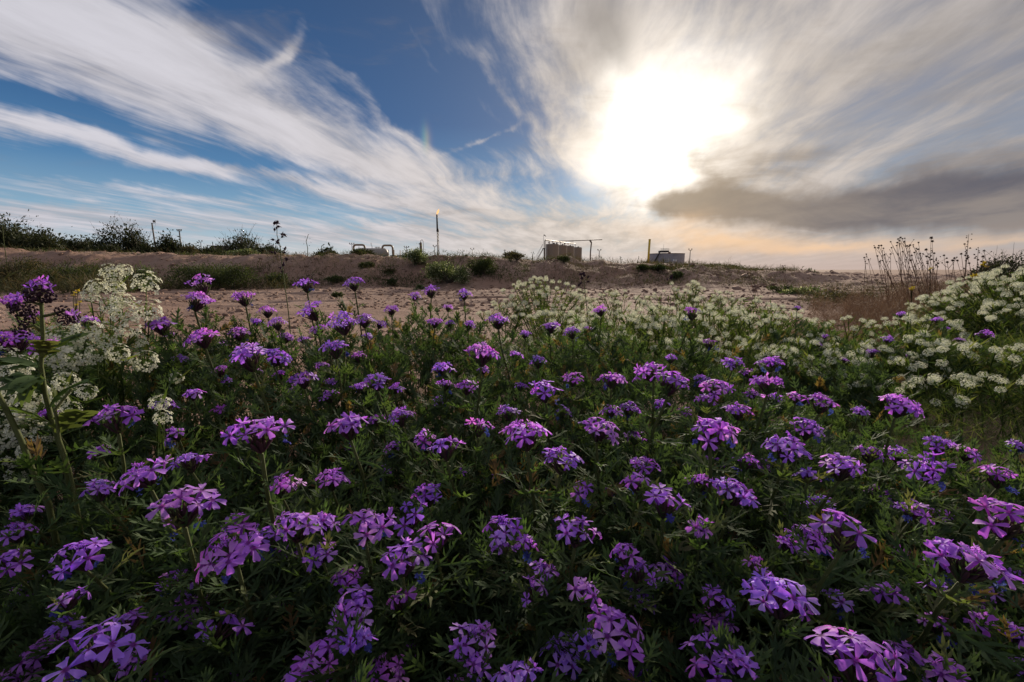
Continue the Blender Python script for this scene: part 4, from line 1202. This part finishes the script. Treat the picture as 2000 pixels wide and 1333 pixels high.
def scorpionweed():
    d = .36; rr = random.Random(5)
    g = at(128, 950, d); g = Vector((g.x, g.y, 0))
    root = thing('scorpionweed', 'hairy scorpionweed with coiled dark purple heads on a thick green stem at left', 'scorpionweed', tuple(g)); o = g
    L = lambda px, py, dd=d: at(px, py, dd) - o
    link('stem', hairy_stem([Vector((0, 0, -.01)), L(128, 900), L(104, 830), L(88, 770), L(80, 715), L(84, 655), L(81, 592)], 0.0021, .0013, 700, .0016).mesh('stem', M['stem'], True), root)
    for pts in ([(86, 618), (104, 614), (128, 606)], [(80, 596), (62, 590), (45, 592)], [(84, 648), (66, 636), (52, 640)], [(82, 596), (78, 585), (77, 578)]):
        link('branch', hairy_stem([L(*p) for p in pts], .0012, .0009, 80, .0014).mesh('branch', M['stem'], True), root)
    for k, (px, py, w) in enumerate([(76, 572, 46), (62, 580, 30), (92, 580, 32), (40, 606, 34), (52, 622, 34), (60, 606, 26), (122, 608, 26), (142, 622, 26), (125, 628, 22), (44, 646, 30), (30, 598, 26)]):
        h = link('coiled_head', COIL[k % 3], root, mat4=Matrix.Translation(L(px, py)) @ Matrix.Rotation(rr.uniform(0, 6), 4, 'X') @ Matrix.Scale(w * d / FPX / 2, 4))
    for (px, py) in [(66, 552), (78, 547), (92, 550), (60, 562), (98, 563), (84, 556), (142, 612), (26, 586), (32, 580), (20, 590), (146, 616)]:
        nn = Vector((rr.uniform(-.7, .7), rr.uniform(-.8, .2), 1)).normalized()
        link('bell_flower', BELL[rr.randrange(3)], root, mat4=Matrix.Translation(L(px, py, d - .006)) @ nn.to_track_quat('Z', 'Y').to_matrix().to_4x4() @ Matrix.Diagonal((.0042, .0042, .0050, 1)))
    for (px, py, dx, dy, dz, Ls) in [(84, 700, .6, -.5, .35, .040), (84, 722, -.8, -.2, .1, .045), (82, 735, .2, -.9, -.2, .035), (90, 770, -.9, .1, .3, .04), (96, 800, .8, .2, .5, .045), (80, 705, .7, .5, .5, .04), (110, 850, .9, -.3, .5, .05), (104, 830, -.7, -.5, .4, .05), (84, 728, .1, -.6, -.6, .032)]:
        place_leaf(root, L(px, py), (dx, dy, dz), Ls, BROAD[rr.randrange(3)], rr.uniform(-.5, .5))
    # second thick stem leaning in from the left edge, and a third between
    for nm, pts, r0, lab in (('thick_stem_weed', [(-12, 755), (12, 800), (42, 862), (62, 915), (95, 985), (110, 1040)], .0021, 'thick pale green stem leaning in from the left edge above the lower leaves'),
                             ('thick_stem_weed', [(140, 760), (108, 800), (116, 860), (135, 915), (150, 985), (158, 1030)], .0012, 'slender green weed stem crossing right of the thick scorpionweed stem')):
        gg = at(*pts[-1], .34); gg = Vector((gg.x, gg.y, 0))
        t = thing(nm, lab, 'weed', tuple(gg))
        P = [at(*p, .34) - gg for p in pts[:-1]] + [Vector((0, 0, 0))]
        link('stem', hairy_stem(P, r0 * .8, r0, 500, .0014).mesh('stem', M['stem'], True), t)
        for q in range(9):
            j = rr.randrange(1, 5); a = rr.uniform(0, 6.28)
            place_leaf(t, P[j].lerp(P[j + 1] if j < 5 else P[j], rr.random()), (math.cos(a), math.sin(a), rr.uniform(0, .9)), rr.uniform(.025, .04), LEAF[rr.randrange(6)], rr.uniform(-.5, .5))
scorpionweed()

def pod_mesh(seed):
    m = MB(); r_ = random.Random(seed)
    m.lathe([(0, 0), (.30, .25), (.34, .5), (.16, .85), (.02, 1.15)], n=6)
    m.tube([(0, 0, 0), (.12, .05, -.3)], .05, 4)
    for k in range(3):
        a = k * 2.1; m.add(*strip([(.2 * math.cos(a), .2 * math.sin(a), .45), (.5 * math.cos(a), .5 * math.sin(a), .8), (.6 * math.cos(a), .6 * math.sin(a), 1.1)], (.1, .09, .02)))
    return m.mesh('pod', M['pod'], False)
POD = [pod_mesh(i) for i in range(2)]
def seed_stalk(name, label, base_px, pts, pods, d, r0=.0012, sz=.0052, group=None, leaves=()):
    rr = random.Random(int(base_px[0])); g = at(*base_px, d); g = Vector((g.x, g.y, tz(g.x, g.y)))
    t = thing(name, label, 'seed stalk', tuple(g), group)
    P = [Vector((0, 0, 0))] + [at(*p, d) - g for p in pts]
    n = len(P)
    link('stem', MB().tube(P, [r0 * (1.1 - .6 * i / n) for i in range(n)], 5, tint=.2).mesh('stem', M['stem']), t)
    for (px, py) in pods:
        dr = Vector((rr.uniform(-.6, .6), rr.uniform(-.4, .4), rr.uniform(-.3, 1))).normalized()
        link('pod', POD[rr.randrange(2)], t, mat4=Matrix.Translation(at(px, py, d) - g) @ dr.to_track_quat('Z', 'Y').to_matrix().to_4x4() @ Matrix.Scale(sz * rr.uniform(.75, 1.15), 4))
    return t
seed_stalk('seed_stalk', 'tall thin stalk with dark purple pods standing against the sky over the berm', (566, 640), [(564, 615), (561, 592), (555, 550), (550, 510), (547, 480), (541, 460), (541, 436)],
           [(535, 440), (542, 442), (538, 434), (544, 436), (536, 452), (540, 448), (551, 460), (549, 465), (553, 456), (537, 469), (541, 472), (544, 478), (556, 489), (553, 494), (538, 498), (534, 495), (564, 507), (560, 511), (550, 525), (553, 521), (548, 530)], .95, .0011, .0080)
t = seed_stalk('seed_stalk', 'small dark purple budding stalk in front of the tan tanks', (1150, 655), [(1148, 630), (1146, 600), (1143, 575), (1141, 548)], [(1138, 536), (1144, 540), (1140, 545), (1147, 544), (1136, 542), (1143, 533), (1133, 556), (1129, 560), (1146, 552)], 1.35, .0015, .011)
seed_stalk('seed_stalk', 'small pinkish budding stalk below the wide grey tank', (1310, 640), [(1309, 600), (1309, 580)], [(1307, 545), (1312, 547), (1304, 549), (1310, 543)], 1.8, .0016, .012)

# ------------------------------------------------------------------ brown dry weeds on the right and their seed heads
def seed_head_mesh(seed):
    r_ = random.Random(seed); m = MB()
    for i in range(22):
        th = i * 2.39996; f = i / 22; ph = .2 + f * 1.9
        d = Vector((math.sin(ph) * math.cos(th), math.sin(ph) * math.sin(th), math.cos(ph)))
        m.add(*strip([d * .1, d * .6, d * r_.uniform(.9, 1.2)], (.10, .16, .02), 0, d.orthogonal()), r_.random())
    m.lathe([(0, -.45), (.42, -.2), (.5, .1), (.25, .45), (0, .5)], n=6)
    return m.mesh('seed_head', M['seed'], False)
SH = [seed_head_mesh(i) for i in range(3)]
def dry_weed(label, px, Y, tips, seed, sz=.008, spikes=()):
    rr = random.Random(seed); x = on_depth(px, Y); g = Vector((x, Y, tz(x, Y)))
    t = thing('dry_weed', label, 'dry weed', tuple(g), 'dry weeds on the right')
    m = MB()
    dep = lambda: Y * math.cos(PITCH) + rr.uniform(-.18, .18)
    k = 1
    for (tx, ty) in tips:
        d = dep(); e = at(tx, ty, d) - g
        b = Vector((e.x * .30 + rr.uniform(.02, .14), rr.uniform(-.08, .08), 0))
        mid = b.lerp(e, .55) + Vector((rr.uniform(-.02, .02), 0, 0))
        m.tube([b, mid, e], [.0017, .0012, .0008], 4, False, rr.uniform(0, .7))
        for q in range(rr.choice((0, 1, 1, 2))):
            f = rr.uniform(.45, .85); p = mid.lerp(e, (f - .45) / .45)
            e2 = p + Vector((rr.uniform(-.05, .05), rr.uniform(-.03, .03), rr.uniform(.02, .06)))
            m.tube([p, p.lerp(e2, .5) + Vector((0, 0, -.004)), e2], [.0013, .001, .0008], 3, False, rr.random() * .5)
            link('seed_head', SH[rr.randrange(3)], t, mat4=Matrix.Translation(e2) @ Matrix.Rotation(rr.uniform(-.6, .6), 4, 'X') @ Matrix.Scale(sz * rr.uniform(.35, .6), 4))
        link('seed_head', SH[rr.randrange(3)], t, mat4=Matrix.Translation(e) @ Matrix.Rotation(rr.uniform(-.5, .5), 4, 'Y') @ Matrix.Scale(sz * rr.uniform(.65, .95), 4))
    for (tx, ty, bx_, by_, n) in spikes:
        d = Y * math.cos(PITCH); e = at(tx, ty, d) - g; b = at(bx_, by_, d) - g
        m.tube([Vector((b.x * .6, 0, 0)), b, e], [.0020, .0014, .0008], 4, False, .2)
        for q in range(n):
            f = q / (n - 1); p = b.lerp(e, f); s_ = sz * (.85 - .3 * f) * rr.uniform(.6, 1)
            link('seed_head', SH[rr.randrange(3)], t, mat4=Matrix.Translation(p + Vector((rr.uniform(-1, 1), rr.uniform(-.6, .6), 0)) * sz * 1.5) @ Matrix.Rotation(rr.uniform(-1, 1), 4, 'Y') @ Matrix.Scale(s_, 4))
    link('stems', m.mesh('stems', M['dry']), t, kind='stuff')
Z = lambda L: [(1700 + a * .15, 440 + b * .15) for a, b in L]
dry_weed('leftmost dry weed whose seed heads lean left against the sky', 1745, 2.7, Z([(60, 297), (100, 300), (110, 272), (142, 270), (170, 305), (90, 405), (185, 392), (160, 465), (262, 380), (120, 480)]), 1)
dry_weed('thickest dry weed with a fan of round seed heads on the right skyline', 1778, 2.8, Z([(262, 220), (275, 298), (340, 270), (358, 185), (392, 165), (375, 205), (416, 180), (448, 175), (350, 232), (438, 225), (383, 248), (365, 380), (440, 215), (500, 350), (420, 350)]), 2)
dry_weed('branching dry weed just right of the thickest fan', 1795, 2.6, Z([(480, 275), (515, 265), (558, 262), (625, 230), (595, 305), (620, 320), (570, 360), (540, 400), (650, 375), (500, 280), (525, 460)]), 3)
dry_weed('dark dry weed with a tall double seed head between the fan and the spires', 1822, 2.7, Z([(790, 170), (805, 215), (725, 325), (730, 412), (830, 370)]), 4, .011, [(1822, 486, 1812, 515, 9), (1829, 502, 1831, 522, 7)])
dry_weed('tallest narrow dry weed spire on the right skyline', 1889, 2.6, Z([(1225, 250), (1183, 380), (957, 398)]), 5, .009, [(1892, 458, 1888, 510, 16), (1887, 490, 1886, 515, 6)])
dry_weed('shorter dark weed spire right of the tallest one', 1910, 2.6, Z([(1478, 338), (1465, 415)]), 6, .010, [(1911, 484, 1909, 512, 9)])
dry_weed('low reddish dry weed below the gap between the spires', 1865, 2.4, Z([(1095, 435), (1130, 465), (1070, 465), (1000, 487)]), 7, .010)
dry_weed('small upright dry weed on the soil right of the open horizon', 1692, 3.2, [(1692, 497), (1688, 504), (1696, 508)], 8, .008, [(1692, 498, 1690, 520, 6)])
dry_weed('small forked weed standing alone on the far soil', 1531, 6.0, [(1528, 520), (1533, 519), (1530, 524), (1526, 528)], 9, .012)
dry_weed('thin weed poking up left of the open horizon', 1464, 3.6, [(1464, 520), (1460, 535), (1470, 538), (1455, 548)], 10, .007)

def tangle(name, label, regions, seed, mat, cat, patchy=False):
    rng = np.random.default_rng(seed); mb = MB()
    T = strip([(0, 0, 0), (.5, 0, .10), (1, 0, 0)], (.010, .008, .002))
    T = (np.concatenate([T[0], T[0][:, [0, 2, 1]]]), np.concatenate([T[1], T[1] + len(T[0])]))
    for (px0, px1, Y0, Y1, h, n, L) in regions:
        Y = rng.uniform(Y0, Y1, n); px = rng.uniform(px0, px1, n)
        X = (px - 1000) / FPX * (Y * math.cos(PITCH))
        clump = vnoise(X * 6, Y * 6) * .9 + .62
        if patchy:
            k_ = vnoise(X * 1.7 + 40, Y * 1.7) + .5 * vnoise(X * 4, Y * 4) > .12
            X, Y, clump = X[k_], Y[k_], clump[k_]; n = len(X)
        z = terrain(X, Y) + rng.uniform(0, 1, n) ** 1.55 * h * clump
        d = np.stack([rng.normal(0, .7, n), rng.normal(0, .7, n), rng.uniform(.1, 1.3, n)], -1)
        Mx = leafrots(d, jit=1.0, scale=L * rng.uniform(.4, 1.1, n))
        Mx[:, :, 1] *= 11.0 if patchy else (2.6 if 'berm' in name else 1.0)
        mb.many(T, Mx, np.stack([X, Y, z], -1), rng.random(n))
    link(name, mb.mesh(name, M[mat]), kind='stuff', label=label, cat=cat)
for k, (bp, pts, pods, lab, dd) in enumerate([
    ((600, 500), [(601, 485), (598, 472), (602, 459)], [(602, 459), (596, 464), (606, 466), (598, 470), (608, 474), (594, 476), (603, 480)], 'wispy weed with tiny seed tips right of the tall dark seed stalk', 9.5),
    ((1246, 522), [(1245, 512), (1248, 502)], [(1248, 502), (1243, 506), (1250, 507)], 'thin weed standing left of the yellow vent pipe', 9.0),
    ((1213, 520), [(1213, 510), (1211, 501)], [(1211, 501), (1214, 504), (1209, 506), (1215, 509)], 'thin forked weed on the crest right of the two-lamp mast', 9.0),
    ((805, 506), [(806, 494), (803, 486)], [(803, 486), (808, 490), (800, 492)], 'wiry weed on the crest left of the brown column', 9.3),
    ((1041, 510), [(1040, 500), (1042, 492)], [(1042, 492), (1038, 495), (1044, 497), (1039, 501), (1043, 503)], 'leafy upright weed at the foot of the access stairs', 9.2),
    ((8, 500), [(6, 460), (4, 430), (7, 418)], [(7, 418), (3, 424), (9, 428), (2, 436), (10, 440), (4, 446)], 'tall thin weed against the sky at the left edge', 7.0)]):
    seed_stalk('thin_weed', lab, bp, pts, pods, dd, .008 if dd > 8 else .005, .020, 'thin weeds on the berm crest')
tangle('dry_undergrowth', 'tangle of brown dried stems below the dry seed heads', [(1740, 2060, 2.2, 3.5, .27, 13000, .075), (1660, 1800, 2.3, 3.6, .17, 4500, .07), (1590, 1700, 2.4, 3.8, .09, 1800, .06), (1560, 1760, 1.6, 2.3, .09, 2000, .055), (1700, 1900, 1.6, 2.2, .16, 4000, .06)], 31, 'dry', 'undergrowth')
tangle('green_undergrowth', 'low green stems and leaves between the white flower clumps', [(1020, 1560, 1.1, 2.1, .09, 12000, .032), (1560, 2080, .62, 1.5, .075, 15000, .028), (1780, 2100, 1.0, 1.9, .16, 9000, .04), (1560, 1720, 1.4, 1.9, .07, 2000, .03)], 32, 'bright', 'undergrowth')
tangle('low_scrub', 'dark low scrub growing in patches along the berm face and foot', [(-100, 560, 6.6, 8.3, .20, 9000, .07), (560, 1100, 7.2, 8.9, .10, 5500, .055), (1100, 1600, 7.4, 9.0, .08, 3000, .05), (-100, 700, 9.3, 10.4, .10, 1500, .08)], 37, 'scrub', 'scrub', True)
tangle('berm_weeds', 'thin weeds and dry tufts scattered along the berm and the far soil', [(-100, 560, 6.6, 8.4, .17, 7000, .12), (520, 1150, 7.2, 9.4, .10, 7000, .09), (1100, 1560, 7.0, 9.8, .08, 4200, .10), (1560, 2100, 3.4, 7.5, .12, 3600, .09), (-100, 260, 5.2, 7.2, .30, 3600, .16), (-100, 1300, 9, 10.2, .10, 1600, .12), (1250, 1560, 9, 12, .10, 1500, .15)], 33, 'weedleaf', 'weeds')

# ------------------------------------------------------------------ bushes
def bush(name, label, px, Y, r, h, n, seed, mat, cat='bush', leaf=.02, twig=40, group=None, spiky=.4, clumps=26, trunk=False, z0=None):
    rng = np.random.default_rng(seed); rr = random.Random(seed)
    x = on_depth(px, Y, .3); z0 = tz(x, Y) if z0 is None else z0
    t = thing(name, label, cat, (x, Y, z0), group)
    cl = []
    for k in range(clumps):
        a = rr.uniform(0, 6.28); f = math.sqrt(rr.random()) * .85
        zz = rr.uniform(.25, .95) * math.sqrt(max(.05, 1 - f * f * .8))
        cl.append((math.cos(a) * f * r, math.sin(a) * f * r, zz * h))
    cl = np.array(cl)
    ci = rng.integers(0, clumps, n)
    sp = np.stack([rng.normal(0, r * .19, n), rng.normal(0, r * .19, n), rng.normal(0, h * .12, n)], -1)
    P = cl[ci] + sp; P[:, 2] = np.abs(P[:, 2])
    dirn = P / np.linalg.norm(P, axis=1, keepdims=True) + rng.normal(0, .7, (n, 3))
    T = strip([(0, 0, 0), (.5, 0, .05), (1, 0, 0)], (.06, .24, .03))
    mb = MB().many(T, leafrots(dirn, jit=1.0, scale=leaf * rng.uniform(.5, 1.3, n)), P, rng.random(n))
    # twigs reaching past the leaves
    tw = MB()
    for k in range(twig):
        c = Vector(cl[rr.randrange(clumps)]); e = c + Vector((rr.uniform(-1, 1) * r * spiky, rr.uniform(-1, 1) * r * spiky, rr.uniform(.0, 1) * h * spiky))
        b = Vector((rr.uniform(-.1, .1) * r, rr.uniform(-.1, .1) * r, 0)); w = r * .010 + .0012
        tw.tube([b, b.lerp(c, .6) + Vector((0, 0, h * .05)), c, e], [w * 1.6, w, w * .6, w * .25], 3, False, rr.random())
        for q in range(3):
            p = c.lerp(e, rr.random()); e2 = p + Vector((rr.uniform(-1, 1), rr.uniform(-1, 1), rr.uniform(-.2, 1))) * r * .16
            tw.tube([p, e2], [w * .4, w * .2], 3, False, rr.random())
    if trunk:
        for k in range(3):
            c = Vector(cl[rr.randrange(clumps)])
            part('limb', MB().tube([(0, 0, -.1), tuple(c * .4 + Vector((0, 0, .1 * h))), tuple(c)], [r * .05, r * .035, r * .012], 6), 'bark', t)
    link('branches', tw.mesh('branches', M['bark']), t, kind='stuff')
    link('foliage', mb.mesh('foliage', M[mat]), t, kind='stuff')
    return t
G1 = 'dark mesquite bushes behind the berm'
for i, (px, Y, r, h, n, lab) in enumerate([
    (-60, 13, 1.6, 1.6, 9000, 'dark mesquite cut off by the left edge'), (40, 12.0, .80, 1.12, 8000, 'dense dark mesquite at the far left of the berm'), (85, 11.6, .45, 1.02, 3500, 'narrow leafy dark bush right of the leftmost mesquite'), (118, 14, .8, .95, 5000, 'low dark mesquite third from the left edge'),
    (168, 15, .75, 1.02, 6500, 'spreading dark mesquite between low one and tall one'), (212, 14, .5, .80, 4500, 'low dark bush in front of the two-lamp mast'), (246, 15, .72, 1.50, 6500, 'tallest dark mesquite with an open airy crown'),
    (284, 14, .34, .80, 3600, 'dark mesquite immediately left of the leaning pole'), (345, 14.5, .60, 1.05, 6500, 'dark mesquite below the four-lamp mast'), (326, 14.5, .4, .66, 2000, 'small dark mesquite just right of the leaning pole'),
    (475, 16, .85, 1.22, 3800, 'spiky dark mesquite right of the pump shed'), (515, 15, .75, .92, 4800, 'low dark mesquite left of the seed stalk'), (418, 14, .7, .72, 3800, 'low dark bush in front of the pump shed'),
    (640, 12.5, .36, .66, 3600, 'single round dark bush on the skyline left of the vessel'), (585, 13, .36, .50, 2600, 'low green-black bush right of the seed stalk')]):
    airy = 'airy' in lab or 'spiky' in lab
    bush('mesquite_bush', lab, px, Y, r, h * 1.12, int(n * 3.6) if not airy else int(n * 1.9), 700 + i, 'darkscrub', leaf=.075 if Y > 12 else .065, twig=150 if airy else 90, group=G1, spiky=.55 if airy else .4, clumps=34, trunk=True, z0=.05)
bush('mesquite_bush', 'dark bush on the skyline at the right edge', 1990, 5.6, .33, .50, 4500, 731, 'darkscrub', leaf=.03, twig=80, spiky=.6, group=G1)
bush('mesquite_bush', 'spiky dark shrub left of the right-edge skyline bush', 1940, 5.0, .20, .40, 1800, 732, 'darkscrub', leaf=.028, twig=70, spiky=.7, group=G1)
G2 = 'green shrubs along the berm'
for i, (px, Y, r, h, n, mt, lab) in enumerate([
    (876, 7.2, .31, .37, 8200, 'greyscrub', 'largest round green shrub below the flare stack'), (940, 7.6, .22, .29, 4200, 'scrub', 'round green shrub right of the largest berm shrub'), (812, 8.2, .21, .31, 3800, 'greyscrub', 'pale green shrub left of the largest berm shrub'),
    (640 + 78, 8.4, .13, .11, 1100, 'scrub', 'small green shrub on the berm face below the vessel'), (652, 7.6, .15, .12, 1200, 'scrub', 'small dark shrub at the berm foot below the round skyline bush'), (700, 9.6, .16, .16, 1300, 'scrub', 'dark tuft on the berm crest left of the vessel'),
    (716, 9.9, .20, .22, 2000, 'darkscrub', 'dark scrub on the crest covering the vessel left half'), (768, 7.4, .10, .10, 700, 'scrub', 'tiny green tuft on the berm below the yellow valve'), (818, 6.6, .07, .07, 600, 'greyscrub', 'tiny pale tuft on the soil near the pale green shrub'),
    (400, 7.0, .48, .40, 8200, 'scrub', 'wide dark green shrub at the berm foot below the mast'), (452, 6.8, .36, .34, 5200, 'scrub', 'low dark shrub right of the wide one at the berm foot'), (535, 7.2, .20, .24, 2600, 'scrub', 'small green shrub at the berm foot by the seed stalk'),
    (268, 6.2, .20, .36, 4200, 'greyscrub', 'pale green shrub behind the tall white flower clump'), (140, 6.6, .42, .40, 6500, 'scrub', 'dark shrub behind the white flowers on the berm foot'), (40, 6.4, .42, .46, 6500, 'weedleaf', 'olive brown shrub at the left edge of the berm'), (190, 7.4, .34, .36, 4600, 'weedleaf', 'thin brownish shrub between the dark shrub and pale shrub'),
    (478, 11.5, .36, .20, 2400, 'greyscrub', 'low light green mound on the crest left of the seed stalk'), (372, 11.0, .20, .26, 1500, 'weedleaf', 'pale weedy tuft on the crest right of the four-lamp mast'), (1285, 8.3, .15, .11, 1600, 'scrub', 'dark shrub at the foot of the yellow vent pipe'), (1256, 8.3, .14, .12, 1400, 'scrub', 'dark shrub left of the yellow pipe foot'),
    (1322, 7.8, .11, .12, 1100, 'scrub', 'lone small dark shrub on the soil below the grey tank'), (1308, 8.8, .2, .09, 1500, 'weedleaf', 'brown scrub at the foot of the grey tank'), (1100, 8.6, .12, .12, 900, 'scrub', 'small green tuft on the berm below the tanks'),
    (1010, 8.6, .16, .14, 1000, 'weedleaf', 'brown tuft on the berm left of the tanks'), (1000, 9.8, .18, .16, 1000, 'weedleaf', 'thin crest tuft under the utility pole'), (1350, 10, .3, .07, 2200, 'weedleaf', 'low scrub ridge right of the grey tank'), (1400, 11.5, .6, .16, 3200, 'scrub', 'long low scrub ridge falling to the right'),
    (1455, 11.5, .45, .10, 1800, 'scrub', 'last low scrub of the ridge before the open horizon'), (1532, 6.0, .16, .09, 900, 'scrub', 'small dark scrub under the forked weed on the far soil'), (1575, 5.0, .2, .10, 1200, 'greyscrub', 'pale low scrub on the horizon line right of the forked weed'), (1640, 4.2, .25, .10, 1500, 'weedleaf', 'brown scrub left of the small upright dry weed'),
    (760, 8.0, .12, .08, 700, 'weedleaf', 'faint brown tuft on the berm face left of the pale shrub'), (655, 5.0, .06, .07, 500, 'scrub', 'tiny leafy weed on the bare soil between two purple heads')]):
    bush('desert_shrub', lab, px, Y, r, h, n, 760 + i, mt, leaf=.026 if Y < 9 else .036, twig=30, group=G2, spiky=.35, clumps=18)

# a few yellow blossoms on wiry weeds
def yellow(label, px, Y, tips, seed):
    rr = random.Random(seed); x = on_depth(px, Y); g = Vector((x, Y, tz(x, Y)))
    t = thing('yellow_wildflower', label, 'yellow wildflower', tuple(g), 'yellow wildflowers'); m = MB()
    for (tx, ty) in tips:
        e = at(tx, ty, Y * math.cos(PITCH)) - g
        m.tube([Vector((0, 0, 0)), e * .5 + Vector((rr.uniform(-.01, .01), 0, .01)), e], .0010 * Y, 3, False, .4)
        f = MB()
        for k in range(14):
            a = rr.uniform(0, 6.28); d_ = Vector((math.cos(a), math.sin(a), rr.uniform(-.5, 1)))
            f.add(*strip([d_ * .1, d_ * .6, d_ * 1.0], (.1, .22, .08), 0, d_.orthogonal()), rr.random())
        link('flower_head', f.mesh('flower_head', M['yellow']), t, mat4=Matrix.Translation(e) @ Matrix.Scale(.0045 * Y, 4))
    link('stem', m.mesh('stem', M['weedleaf']), t)
yellow('wiry weed with yellow blossoms beside the left white clump', 150, 1.6, [(152, 568), (147, 572), (156, 590), (150, 596), (143, 577)], 1)
yellow('yellow blossoms in the brown weeds under the tallest spires', 1904, 2.3, [(1904, 537), (1898, 541), (1910, 539)], 2)
yellow('yellow blossoms at the brow below the right skyline bush', 1922, 3.0, [(1922, 514), (1917, 518), (1927, 521)], 3)
yellow('single yellow blossom below the double seed head', 1817, 2.6, [(1817, 526)], 4)
yellow('single yellow blossom low in the brown weeds', 1779, 2.0, [(1779, 566), (1782, 563)], 5)
yellow('pair of yellow blossoms on the right bush', 1983, 1.5, [(1979, 559), (1991, 568)], 6)
